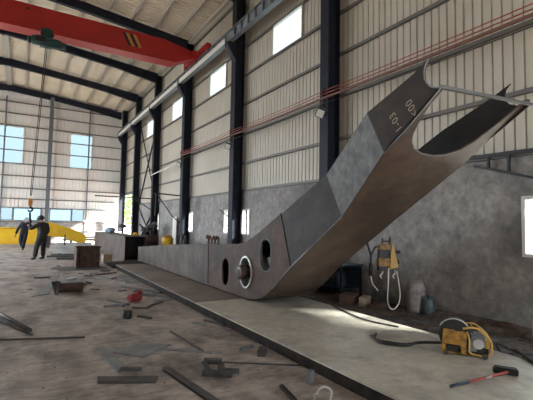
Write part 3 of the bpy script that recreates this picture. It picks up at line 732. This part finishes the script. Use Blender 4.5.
for args in (('scrap_carton', (5.85,6.25,.10), (.55,.30,.20), .6, 'rust', 'brown carton of scrap beside the blue table', 'box'),
             ('scrap_carton', (6.0,5.95,.09), (.38,.16,.18), .55, 'wood', 'pale torn carton lying against the brown one', 'box'),
             ('wood_block', (6.05,5.65,.05), (.45,.16,.10), .4, 'rust', 'low dark timber block in front of the cartons', 'wood'),
             ('steel_offcut', (6.3,5.75,.16), (.2,.15,.32), .2, 'darksteel', 'dark upright offcut leaning by the wall below the feeder', 'scrap')):
    nm, c, s_, rz, m_, lab, cat = args
    single(nm, B().obox(c, s_, rz), m_, lab, cat, bevel=.01)
lg = B(); lg.tube([(6.40,3.62,.08),(6.46,3.45,.09),(6.50,3.28,.09)], [.055,.075,.055], 10); single('rusty_log', lg, 'rust', 'short rusty brown log shaped piece at the foot of the wall', 'log')
ex = root('white_cylinder', (6.24,2.84,0), 'white upright cylinder at the right edge of the picture', 'cylinder')
link('body', B().lathe((6.24,2.84,0),[(.08,0),(.09,.02),(.09,.30),(.04,.36),(.03,.38)]), 'whitepaint', ex)
link('valve', B().box((6.22,2.82,.38),(6.26,2.86,.42)), 'black', ex)
dk = random.Random(3)
# dark rubble strip (uncountable) between platform and wall
rub = B()
for k in range(900):
    x = dk.uniform(4.95, 6.65); y = dk.uniform(2.0, 8.5); s_ = dk.uniform(.006,.03) * (1.3 if x > 6 else 1)
    rub.obox((x, y, s_*.3), (s_*dk.uniform(1,3), s_, s_*.7), dk.uniform(0,3.1))
single('rubble', rub, 'darksteel', 'dark crumbs and chips strewn over the dirt between platform and wall', 'rubble', kind='stuff')
rub = B()
for k in range(260):
    x = dk.uniform(-.5, 2.75); y = 3 + 11*dk.random()**1.5; s_ = dk.uniform(.003,.010)
    rub.obox((x, y, s_*.3), (s_*dk.uniform(1,3), s_, s_*.6), dk.uniform(0,3.1))
single('metal_crumbs', rub, 'darksteel', 'small slag crumbs scattered over the hall floor', 'debris', kind='stuff')
struct('floor_dirt', B().box((4.9, -3, 0), (W, 9.5, .006)), 'dirt')
single('floor_mound', B().blob((6.55, 3.9, -.02), 1, 3, .05, (.28,1.6,.14)), 'dirt', 'low bank of dirt along the foot of the right wall', 'dirt')
strips = [((5.15,5.5),(4.95,6.1),.03,.02,'darksteel','thin dark rod on the dirt beyond the platform corner'),((5.2,4.4),(5.9,4.1),.03,.02,'rust','brown rod on the dirt behind the yellow machine'),
          ((5.4,4.9),(6.0,4.3),.05,.03,'darksteel','dark flat bar in front of the pale sack'),((5.3,3.5),(6.1,3.3),.02,.015,'darksteel','thin rod on the dirt near the wall'),
          ((5.6,3.9),(6.2,3.55),.06,.03,'rust','brown flat piece lying in front of the log')]
for p, q, w, h, m_, lab in strips: single('scrap_rod', B().beam((*p,h/2),(*q,h/2),w,h), m_, lab, 'rod')

# rusty brackets etc. on the boom / by the wall
rr = root('rusty_rack', (6.3,14.2,0), 'rusty rack of upright pieces seen over the flat end of the boom', 'rack')
for k in range(4): link('upright', B().tube([(6.3,13.75+k*.3,.0),(6.3,13.75+k*.3,1.08),(6.28,13.85+k*.3,1.12),(6.28,13.9+k*.3,1.0)], .04, 6), 'rust', rr)
link('rail', B().box((6.27,13.65,.8),(6.33,14.75,.86)), 'rust', rr)
by = root('yellow_drum', (5.9,18.6,0), 'bright yellow drum seen over the far end of the boom', 'drum')
link('body', B().lathe((5.9,18.6,0),[(.24,0),(.26,.03),(.26,.5),(.27,.52),(.26,.54),(.26,.86),(.24,.9)]), 'brightyellow', by)
link('lid', B().lathe((5.9,18.6,.9),[(.22,0),(.2,.06),(.1,.12)]), 'hookorange', by)
for i, (x, y, h, lab) in enumerate(((6.15,17.2,1.05,'black gas cylinder standing closest to the column'), (6.1,16.7,.95,'second black gas cylinder beside the yellow drum'))):
    g_ = root('gas_cylinder', (x,y,0), lab, 'gas cylinder', 'gas cylinders beyond the boom')
    link('body', B().lathe((x,y,0),[(.12,0),(.13,.03),(.13,h-.2),(.10,h-.08),(.04,h-.02)]), 'black', g_)
    link('valve', B().box((x-.03,y-.03,h-.02),(x+.03,y+.03,h+.08)), 'darksteel', g_)
single('white_board', B().box((6.5,19.2,.0),(6.53,19.75,1.9)), 'whitepaint', 'tall white board leaning on the wall by a column', 'board')
bl = root('rusty_barrel', (5.9,21.6,0), 'dark rusty barrel with tangled scrap on top beside the braces', 'barrel')
link('body', B().lathe((5.9,21.6,0),[(.42,0),(.44,.03),(.44,.3),(.46,.32),(.44,.34),(.44,.6),(.46,.62),(.44,.64),(.44,.92)]), 'rust', bl)
sc = B()
for k in range(9): sc.blob((5.9+dk.uniform(-.6,.3), 21.6+dk.uniform(-.3,.3), 1.15+dk.uniform(-.15,.4)), dk.uniform(.10,.2), 1, .3)
for k in range(8): sc.tube([(5.9+dk.uniform(-.3,.3),21.6,.85),(5.9+dk.uniform(-.7,.4),21.6+dk.uniform(-.3,.3),1.5)], .03, 5)
single('scrap_tangle', sc, 'darksteel', 'black and brown tangle of scrap piled on the rusty barrel', 'scrap')
single('yellow_jug', B().lathe((5.2,21.9,.0),[(.2,0),(.22,.05),(.22,.9),(.1,1.0),(.06,1.05)]), 'brightyellow', 'yellow container left of the rusty barrel', 'container')

# box section behind the boom
bx = root('box_beam', (4.05,21,0), 'grey steel box beam on the floor beyond the boom, dark open end', 'box beam')
link('side_plate', B().box((3.65,17.1,.03),(3.67,25.0,.98)), 'boxgrey', bx)
link('side_plate', B().box((4.50,17.1,.03),(4.52,25.0,.98)), 'boxgrey', bx)
link('top_plate', B().box((3.62,17.15,.98),(4.55,25.0,1.0)), 'boxgrey', bx)
link('bottom_plate', B().box((3.62,17.1,.0),(4.55,25.0,.03)), 'boxgrey', bx)
link('diaphragm', B().box((3.67,17.5,.03),(4.5,17.52,.98)), 'boom_dark', bx)
single('blue_bag', B().blob((4.0,22.4,1.14), .3, 2, .12, (.9,1.3,.55)), 'blue', 'pale blue grey bag lying on the box beam', 'bag')
dhd = root('bent_hood', (4.3,20.6,1.0), 'dark hood shaped piece on a bent rod above the box beam', 'hood')
link('hood', B().prism([(4.05,20.5,1.32),(4.45,20.5,1.30),(4.42,20.5,1.42),(4.22,20.5,1.52),(4.1,20.5,1.45)], (0,.3,0)), 'darksteel', dhd, bevel=.02)
link('rod', B().tube([(4.42,20.6,1.34),(4.62,20.6,1.2),(4.60,20.6,1.0)], .02, 6), 'darksteel', dhd)
single('wood_block', B().obox((2.92,16.8,.16),(.34,.3,.32),.1), 'wood', 'pale timber block at the foot of the box beam', 'wood', bevel=.01)
tr_ = B().box((2.75,14.5,.0),(4.3,16.4,.06)); single('floor_frame', tr_, 'plate_side', 'low dark steel frame between timber block and platform', 'frame')
single('white_rag', B().blob((2.35,15.9,.05), .16, 2, .25, (1.2,1,.4)), 'palesteel', 'white rag on the floor beside the brown box', 'rag')

# brown steel box section + plate under it
bb_ = root('brown_box_section', (1.95,15.2,.02), 'dark brown open steel box standing on the floor', 'steel box')
bo = B(); x0,x1,y0,y1 = 1.62,2.36,14.9,15.6
bo.box((x0,y0,.03),(x1,y0+.03,.72)); bo.box((x0,y1-.03,.03),(x1,y1,.72)); bo.box((x0,y0+.03,.03),(x0+.03,y1-.03,.72)); bo.box((x1-.03,y0+.03,.03),(x1,y1-.03,.74)); link('walls', bo, 'rust', bb_)
link('rim', B().box((x0-.02,y0-.02,.70),(x1+.04,y0,.74)), 'rust', bb_); link('stiffener', B().box((x0+.08,y0-.03,.03),(x0+.11,y0,.70)), 'boom_dark', bb_)
def flat(name, pts, z, th, m_, lab, cat='plate', lift=0):
    return single(name, B().prism([(x,y,z + (lift*i/len(pts) if lift else 0)) for i,(x,y) in enumerate(pts)], (0,0,th)), m_, lab, cat)
flat('floor_plate', [(.85,15.0),(1.15,14.35),(2.55,14.35),(2.45,15.7),(1.0,15.5)], 0, .02, 'darksteel', 'dark flat plate under the brown steel box')
# scrap bin
sb_ = root('scrap_bin', (.92,10.1,0), 'small rusty scrap bin with offcuts on top', 'bin')
q = B(); R0, R1, zc = .22, .20, .225
arcp = [(math.cos(math.pi+math.pi*k/12), math.sin(math.pi+math.pi*k/12)) for k in range(13)]
q.prism([(.76, 10.08+R0*c, zc+R0*t) for c, t in arcp] + [(.76, 10.08+R1*c, zc+R1*t) for c, t in arcp[::-1]], (.48, .0, 0)); link('bin_walls', q, 'rust', sb_)
for x in (.75, 1.24): link('end_cap', B().prism([(x, 10.08+R0*c, zc+R0*t) for c, t in arcp], (.012, 0, 0)), 'rust', sb_)
link('lip', B().tube([(.76,9.855,.225),(1.24,9.855,.225)], .012, 6), 'darksteel', sb_)
single('offcut_sheet', B().obox((1.0,10.1,.245),(.42,.46,.015),.1,.03), 'greysteel', 'grey offcut sheet lying over the scrap bin', 'sheet')
single('bent_offcut', B().prism([(.68,9.8,.0),(.60,9.85,.28),(.72,9.9,.28),(.73,9.75,.16),(.73,9.74,0)], (.02,.10,.0)), 'darksteel', 'bent dark offcut leaning on the left of the scrap bin', 'offcut')
single('scrap_pipe', B().tube([(1.15,10.5,.03),(1.42,11.0,.03),(1.50,11.4,.03)], .03, 8), 'darksteel', 'short dark pipe poking out beyond the scrap bin', 'pipe')
single('offcut', B().blob((1.05,10.25,.29), .08, 1, .3, (1.3,1.3,.3)), 'palesteel', 'pale crumpled offcut on top of the scrap bin', 'offcut')
flat('thin_sheet', [(.24,9.75),(.56,9.95),(1.05,13.5),(.55,13.4),(.75,12.0)], .0, .012, 'greysteel', 'long thin grey sheet lying left of the scrap bin', 'sheet')
single('scrap_rod', B().tube([(.35,12.8,.02),(.75,12.7,.02)], .025, 6), 'darksteel', 'dark rod lying across the far end of the thin sheet', 'rod')
# bars and plates in the foreground
single('steel_pipe', B().tube([(-.6,9.3,.03),(.17,6.72,.03)], .03, 10), 'darksteel', 'dark pipe entering from the left edge, the upper of a pair', 'pipe')
single('steel_pipe', B().tube([(-.78,9.2,.02),(.19,6.48,.02)], .02, 10), 'darksteel', 'thinner dark pipe lying beside the pipe at the left edge', 'pipe')
single('steel_rod', B().tube([(-.6,6.6,.012),(.81,6.06,.012)], .012, 8), 'darksteel', 'long straight rod lying level at the left edge', 'rod')
flat('flat_bar', [(.84,5.43),(.955,5.48),(1.06,4.55),(.94,4.50)], .0, .03, 'greysteel', 'grey flat bar pointing at the camera in the foreground', 'bar')
flat('flat_bar', [(.73,4.45),(.71,4.31),(1.21,4.05),(1.27,4.17)], .0, .025, 'darksteel', 'dark flat bar lying crosswise nearest the camera', 'bar')
single('angle_offcut', B().obox((1.06,4.44,.045),(.22,.05,.03),-.55), 'darksteel', 'short dark offcut on the end of the grey flat bar', 'offcut')
flat('square_plate', [(1.02,5.22),(1.42,5.44),(1.74,5.19),(1.29,4.85)], .0, .015, 'greysteel', 'grey diamond shaped plate lying on the floor')
flat('thin_strip', [(1.52,5.10),(1.56,5.16),(2.10,4.68),(2.07,4.62)], .0, .012, 'greysteel', 'thin grey strip to the right of the diamond plate', 'strip')
single('steel_rod', B().beam((1.93,5.8,.012),(2.0,4.74,.012),.025,.02), 'darksteel', 'thin dark rod pointing at the camera behind the thin strip', 'rod')
single('channel_bar', B().channel((1.44,4.36,0),(1.60,3.1,0),.07,.04,.01), 'darksteel', 'dark channel bar running off the bottom of the picture', 'bar')
single('steel_rod', B().tube([(1.95,4.33,.01),(2.80,3.74,.01)], .009, 6), 'darksteel', 'thin rod lying straight towards the platform edge', 'rod')
br_ = B()
for (x0,y0,x1,y1) in ((1.70,4.02,1.95,3.83),(1.86,4.36,2.02,4.24),(1.82,4.28,1.76,4.02),(1.96,4.14,1.90,3.95)): br_.beam((x0,y0,.03),(x1,y1,.03),.06,.05)
single('notched_bracket', br_, 'darksteel', 'small notched bracket lying beside the thin straight rod', 'bracket')
single('scrap_bar', B().beam((1.93,3.98,.02),(2.07,3.90,.02),.05,.04), 'darksteel', 'short dark bar touching the notched bracket', 'bar')
sm = smooth([(1.91,8.46,0)],0)
rb = B().blob((2.02,8.38,.07), .14, 3, .14, (1.0,1.3,.55)); rb.tube([(2.1,8.5,.10),(2.18,8.62,.13)], [.04,.06], 8); single('red_sack', rb, 'redcloth', 'crumpled red sack on the floor near the platform', 'sack')
single('black_weight', B().lathe((1.57,6.98,0),[(.075,0),(.08,.01),(.08,.11),(.07,.13)], seg=8), 'black', 'small black block standing alone on the floor', 'block')
sticks = [((1.56,8.65),(1.68,8.35),(1.84,8.02),'curved dark strip left of the red sack'),((2.16,10.3),(2.45,9.7),(2.78,9.1),'long dark offcut behind the red sack'),((2.06,7.6),(2.25,7.85),(2.46,7.98),'dark strip to the right of the red sack'),
          ((1.75,6.98),(1.82,6.9),(1.90,6.74),'short dark strip beside the small black block'),((1.83,13.0),(2.0,12.4),(2.2,11.7),'dark strip beyond the red sack, near the brown box'),((2.0,12.9),(2.3,13.1),(2.6,13.2),'thin strip before the floor frame'),
          ((2.2,9.2),(2.5,8.9),(2.75,8.3),'dark rod between the red sack and platform'),((2.25,11.6),(2.35,11.3),(2.5,11.0),'short dark strip left of the grey plate'),((2.62,6.2),(2.70,6.0),(2.77,5.76),'dark offcut against the foot of the platform')]
for i, (a, b_, c, lab) in enumerate(sticks):
    pts = smooth([(*a,.015),(*b_,.015),(*c,.015)],1); q = B()
    for p0, p1 in zip(pts, pts[1:]): q.beam(p0, p1, .06 if i in (1,3,4) else .035, .03)
    single('scrap_strip', q, 'darksteel', lab, 'strip')
flat('square_plate', [(2.45,12.0),(2.36,10.85),(2.70,10.7),(2.74,11.9)], 0, .02, 'greysteel', 'grey plate on the floor against the platform edge')
flat('square_tile', [(2.38,6.15),(2.47,5.9),(2.58,6.0),(2.5,6.2)], 0, .015, 'greysteel', 'small grey square offcut near the platform')
single('scrap_block', B().obox((2.58,3.32,.06),(.10,.05,.12),.5), 'greysteel', 'small grey block leaning at the foot of the platform', 'block')
single('scrap_block', B().obox((2.6,4.3,.04),(.2,.10,.07),.9), 'darksteel', 'dark lump lying at the platform edge in shadow', 'block')
single('scrap_block', B().obox((2.52,4.55,.03),(.22,.05,.04),.3), 'greysteel', 'grey sliver beside the dark lump', 'block')
single('bent_bar', B().beam((2.25,3.35,.02),(2.17,3.0,.02),.04,.03), 'black', 'short black bar at the bottom of the picture', 'bar')
hp = [(2.33,2.93,0),(2.335,2.93,.08)] + [(2.395-.06*math.cos(a), 2.90-.03*(1-math.cos(a))/1, .09+.06*math.sin(a)) for a in [math.pi*k/8 for k in range(9)]] + [(2.455,2.86,.04),(2.46,2.86,0)]
single('lifting_loop', B().tube(hp, .010, 8), 'palesteel', 'bare bent metal loop standing up at the bottom edge', 'loop')
dj = random.Random(11)
for k in range(34):
    y = dj.uniform(7.5, 16); x = dj.uniform(1.5, 2.68) if k % 3 else dj.uniform(.2, 2.6)
    if abs(x-2.02) < .3 and abs(y-8.38) < .35 or (.6 < x < 1.4 and 9.4 < y < 10.9) or (1.3 < x < 2.6 and y > 14): continue
    q = B().obox((x, y, .018), (dj.uniform(.10,.38), dj.uniform(.03,.09), dj.uniform(.015,.035)), dj.uniform(0,3.1))
    single('small_offcut', q, dj.choice(['darksteel','darksteel','rust','greysteel']), 'small loose steel offcut strewn on the floor left of the platform', 'offcut', 'small offcuts strewn left of the platform')
# pale steel sections on the far floor
for i, (x0,y0,x1,y1,h,lab) in enumerate(((1.3,21.5,3.2,20.9,.18,'pale steel section nearest in the far stack'),(1.2,22.6,3.4,22.2,.22,'pale steel section second in the far stack'),(1.3,23.9,3.4,23.4,.30,'pale steel section in the middle of the far stack'),
        (1.7,25.6,3.5,25.2,.35,'pale steel section further back in the far stack'),(2.2,27.6,5.2,27.2,.5,'pale steel section before the gable wall'),(2.8,29.0,6.0,28.8,.6,'long pale section on trestles before the gable wall'),(3.0,30.5,6.2,30.4,.9,'raised pale section nearest the gable wall'))):
    r = root('pale_section', ((x0+x1)/2,(y0+y1)/2,0), lab, 'steel section', 'pale steel sections on the far floor')
    link('beam', B().ibeam((x0,y0,h-.06),(x1,y1,h-.06),.16,.12,.014), 'palesteel', r)
    for t in (.15,.85): link('support', B().obox((x0+(x1-x0)*t,y0+(y1-y0)*t,(h-.12)/2),(.12,.12,h-.12)), 'darksteel', r)
for i, (x0,y0,x1,y1,lab) in enumerate(((1.0,19.9,2.6,19.3,'long dark bar on the floor beyond the brown box'),(1.3,18.6,2.3,18.3,'short dark bar on the floor just beyond the brown box'),(1.2,20.7,2.9,20.2,'dark bar lying just before the pale sections'))):
    single('dark_bar', B().beam((x0,y0,.04),(x1,y1,.04),.10,.08), 'darksteel', lab, 'bar')
single('dark_post', B().box((2.05,24.9,0),(2.13,24.98,.85)), 'darksteel', 'short dark post among the pale steel sections', 'post')
# yellow girders at the back
yl = root('yellow_girder', (-1,29,0), 'long bright yellow girder lying across the far floor behind the workers', 'girder')
link('web', B().box((-3,28.8,.12),(1.35,29.3,1.10)), 'brightyellow', yl, bevel=.03)
link('flange', B().box((-3,28.7,1.10),(1.35,29.4,1.14)), 'brightyellow', yl)
for x in (-2.8,.9): link('support', B().box((x,28.85,0),(x+.25,29.25,.12)), 'darksteel', yl)
y2 = root('yellow_girder_end', (2.3,27,0), 'yellow tapered girder end sloping down to the right behind the worker', 'girder')
link('web', B().prism([(.9,26.8,.75),(1.2,26.8,1.50),(1.5,26.8,1.48),(2.6,26.8,1.12),(3.3,26.8,.80),(3.42,26.8,.62),(3.38,26.8,.28),(3.0,26.8,.26),(2.2,26.8,.60)], (0,.45,0)), 'brightyellow', y2, bevel=.02)
link('support', B().box((1.3,26.85,0),(1.5,27.2,.78)), 'darksteel', y2); link('support', B().box((3.0,26.85,0),(3.2,27.2,.27)), 'darksteel', y2)

# ------------------------------------------------------------------ people
def skin_fig(name, joints, edges, radii, m_, parent, sub=2, rootv=0):
    me = bpy.data.meshes.new(name); me.from_pydata([V(j)-BASE[parent.name] for j in joints], edges, [])
    me.materials.append(M[m_]); o = bpy.data.objects.new(name, me); COL.objects.link(o); o.parent = parent; BASE[o.name] = BASE[parent.name]
    md = o.modifiers.new('skin', 'SKIN'); md.use_smooth_shade = True
    for i, r in enumerate(radii):
        sv = me.skin_vertices[0].data[i]; sv.radius = (r, r) if not isinstance(r, tuple) else r; sv.use_root = (i == rootv)
    s_ = o.modifiers.new('sub', 'SUBSURF'); s_.levels = sub; s_.render_levels = sub
    return o
def person(loc, yaw, J, lab, suit, hat, hatname):
    r = root('person', loc, lab, 'person'); c, s_ = math.cos(yaw), math.sin(yaw)
    def T(p): return V((loc[0]+p[0]*c-p[1]*s_, loc[1]+p[0]*s_+p[1]*c, loc[2]+p[2]))
    K = {k: T(v) for k, v in J.items()}
    names = ['pelvis','waist','chest','neck','head','headtop']
    for sd in 'LR': names += ['sh'+sd,'el'+sd,'wr'+sd,'hand'+sd,'hip'+sd,'kn'+sd,'an'+sd,'toe'+sd]
    ix = {n_: i for i, n_ in enumerate(names)}
    E_ = [('pelvis','waist'),('waist','chest'),('chest','neck'),('neck','head'),('head','headtop')]
    for sd in 'LR': E_ += [('chest','sh'+sd),('sh'+sd,'el'+sd),('el'+sd,'wr'+sd),('wr'+sd,'hand'+sd),('pelvis','hip'+sd),('hip'+sd,'kn'+sd),('kn'+sd,'an'+sd),('an'+sd,'toe'+sd)]
    R_ = {'pelvis':.12,'waist':.11,'chest':.13,'neck':.055,'head':.085,'headtop':.07,'sh':.06,'el':.042,'wr':.03,'hand':.035,'hip':.085,'kn':.055,'an':.038,'toe':.035}
    body = skin_fig('body', [K[n_] for n_ in names], [(ix[a],ix[b_]) for a,b_ in E_], [R_.get(n_, R_.get(n_[:-1], .05)) for n_ in names], 'skin', r)
    cn = [n_ for n_ in names if n_ not in ('head','headtop') and not n_.startswith('hand') and not n_.startswith('toe')]
    ci = {n_: i for i, n_ in enumerate(cn)}
    CR = {'pelvis':(.20,.155),'waist':(.195,.15),'chest':(.215,.165),'neck':.08,'sh':.10,'el':.078,'wr':.058,'hip':.13,'kn':.105,'an':.09}
    skin_fig('overalls', [K[n_] for n_ in cn], [(ci[a],ci[b_]) for a,b_ in E_ if a in ci and b_ in ci], [CR.get(n_, CR.get(n_[:-1], .05)) for n_ in cn], suit, r)
    for sd in 'LR':
        d = K['toe'+sd]-K['an'+sd]; link('boot', B().tube([K['an'+sd]-d*.3+V((0,0,-.02)), K['an'+sd]+d*.4-V((0,0,.02)), K['toe'+sd]], [.055,.055,.045], 10), 'black', r)
        h = K['hand'+sd]; w_ = K['wr'+sd]; dd = (h-w_).normalized(); sdv = dd.cross(V((0,1,.2))).normalized()
        fb = B()
        for q in range(4): o_ = h + sdv*(.012*(q-1.5)*1.4); fb.tube([o_, o_+dd*.05, o_+dd*.07+V((0,0,-.025))], [.011,.010,.008], 6)
        fb.tube([w_+dd*.02+sdv*.03, h+sdv*.05], [.012,.009], 6); link('fingers', fb, 'skin', body)
    hc = K['head']; fwd = T((0,1,0))-T((0,0,0)); side = T((1,0,0))-T((0,0,0))
    hd = B().blob(hc+V((0,0,.07)), .125, 3, 0, (1,1.12,.85)); hd.tube([hc+V((0,0,.05))+fwd*.05, hc+V((0,0,.035))+fwd*.17], [.12,.10], 14); link(hatname, hd, hat, r)
    fc = B().blob(hc+fwd*.09+V((0,0,-.02)), .018, 1, 0); link('nose', fc, 'skin', body)
    ey = B()
    for q in (-1,1): ey.blob(hc+fwd*.078+side*.03*q+V((0,0,.015)), .010, 1, 0)
    link('eyes', ey, 'black', body); link('mouth', B().tube([hc+fwd*.083-side*.02+V((0,0,-.06)), hc+fwd*.083+side*.02+V((0,0,-.06))], .005, 5), 'rust', body)
    er = B()
    for q in (-1,1): er.blob(hc+side*.088*q, .02, 1, 0, (.5,1,1.5))
    link('ears', er, 'skin', body)
    return r
# right man: seen from behind, left arm bent out to his left, legs apart
J1 = dict(pelvis=(0,0,.93), waist=(.02,.0,1.10), chest=(.03,.03,1.36), neck=(.0,.05,1.52), head=(-.03,.08,1.64), headtop=(-.03,.08,1.74),
    shL=(-.17,.03,1.42), elL=(-.42,.10,1.24), wrL=(-.38,.34,1.36), handL=(-.34,.42,1.40), shR=(.20,.03,1.42), elR=(.27,.05,1.14), wrR=(.26,.22,.98), handR=(.26,.30,.95),
    hipL=(-.10,0,.88), knL=(-.19,.04,.48), anL=(-.27,-.02,.09), toeL=(-.36,.08,.04), hipR=(.10,0,.88), knR=(.10,.05,.47), anR=(.07,-.02,.09), toeR=(.02,.12,.04))
person((.74,19.0,0), math.radians(28), J1, 'person in charcoal overalls seen from behind, arm bent out, nearest the camera', 'overall2', 'black', 'cap')
J2 = dict(pelvis=(0,0,.90), waist=(-.02,.06,1.08), chest=(-.05,.14,1.32), neck=(-.06,.18,1.47), head=(-.06,.23,1.58), headtop=(-.06,.23,1.68),
    shL=(-.24,.13,1.38), elL=(-.38,.18,1.16), wrL=(-.36,.36,1.22), handL=(-.33,.44,1.24), shR=(.14,.13,1.38), elR=(.28,.10,1.12), wrR=(.36,.16,.86), handR=(.38,.18,.77),
    hipL=(-.09,0,.86), knL=(-.02,.10,.47), anL=(.02,-.05,.09), toeL=(.02,.10,.04), hipR=(.09,0,.86), knR=(.14,.10,.50), anR=(.02,-.30,.14), toeR=(.02,-.16,.06))
person((.12,25.0,0), math.radians(180), J2, 'person in dark blue overalls and pale helmet walking under the crane hook', 'overall', 'helmetw', 'helmet')

# ------------------------------------------------------------------ outside
def shrub(x, y, h, r, lab, n_=900):
    t = root('shrub', (x,y,-.05), lab, 'tree', 'trees outside the doorway')
    link('trunk', B().tube([(x,y,-.05),(x+.1,y,h*.6)], [.12,.06], 8), 'rust', t)
    b = B()
    for k in range(n_):
        a = random.uniform(0,6.28); u = random.uniform(-1,1); q = r*random.random()**.4; c = V((x+q*math.cos(a)*math.sqrt(1-u*u), y+q*math.sin(a)*math.sqrt(1-u*u), h*.62+u*h*.42*random.random()**.3))
        d1 = V((random.uniform(-1,1),random.uniform(-1,1),random.uniform(-1,1))).normalized()*.14; d2 = V((random.uniform(-1,1),random.uniform(-1,1),random.uniform(-1,1))).normalized()*.10
        b._f([c-d1, c+d2, c+d1, c-d2], [(0,1,2,3)])
    link('foliage', b, 'leaf', t)
shrub(9.0,38.0,4.2,1.6,'leafy green tree just outside the doorway'); shrub(11.0,43.0,5.5,2.4,'second green tree outside the doorway'); shrub(9.5,47.5,5.0,2.2,'furthest green tree outside the doorway')

# ------------------------------------------------------------------ light
w = bpy.data.worlds.new('World'); SC.world = w; w.use_nodes = True
bg = w.node_tree.nodes['Background']; bg.inputs['Color'].default_value = (.83,.92,1.0,1); bg.inputs['Strength'].default_value = 1.15
sd_ = V((-1, 1, -.75))
su = bpy.data.lights.new('Sun', 'SUN'); su.energy = 6.5; su.angle = math.radians(6); su.color = (1,.93,.82)
so = bpy.data.objects.new('Sun', su); COL.objects.link(so); so.rotation_euler = sd_.to_track_quat('-Z','Y').to_euler(); so.location = (20,-10,20)

# ------------------------------------------------------------------ camera
F_ = 400.0
def cr_(a, b_): return a.cross(b_)
Yc = V((22-266.5, -(220-200.), -F_)).normalized()
hzn = V((1, -.018, 0)); Zc = hzn.cross(Yc).normalized(); Xc = Yc.cross(Zc)
Rm = Matrix((Xc, Yc, Zc))                       # rows = world axes seen from the camera -> camera-to-world
cam = bpy.data.cameras.new('Camera'); cam.sensor_width = 36; cam.lens = F_/533*36; cam.clip_end = 300
co = bpy.data.objects.new('Camera', cam); COL.objects.link(co)
co.matrix_world = Matrix.Translation((0,0,1.6)) @ Rm.to_4x4()
SC.camera = co
SC.view_settings.view_transform = 'Standard'; SC.view_settings.look = 'None'; SC.view_settings.gamma = 1; SC.view_settings.use_curve_mapping = False
SC.view_settings.exposure = 2.72
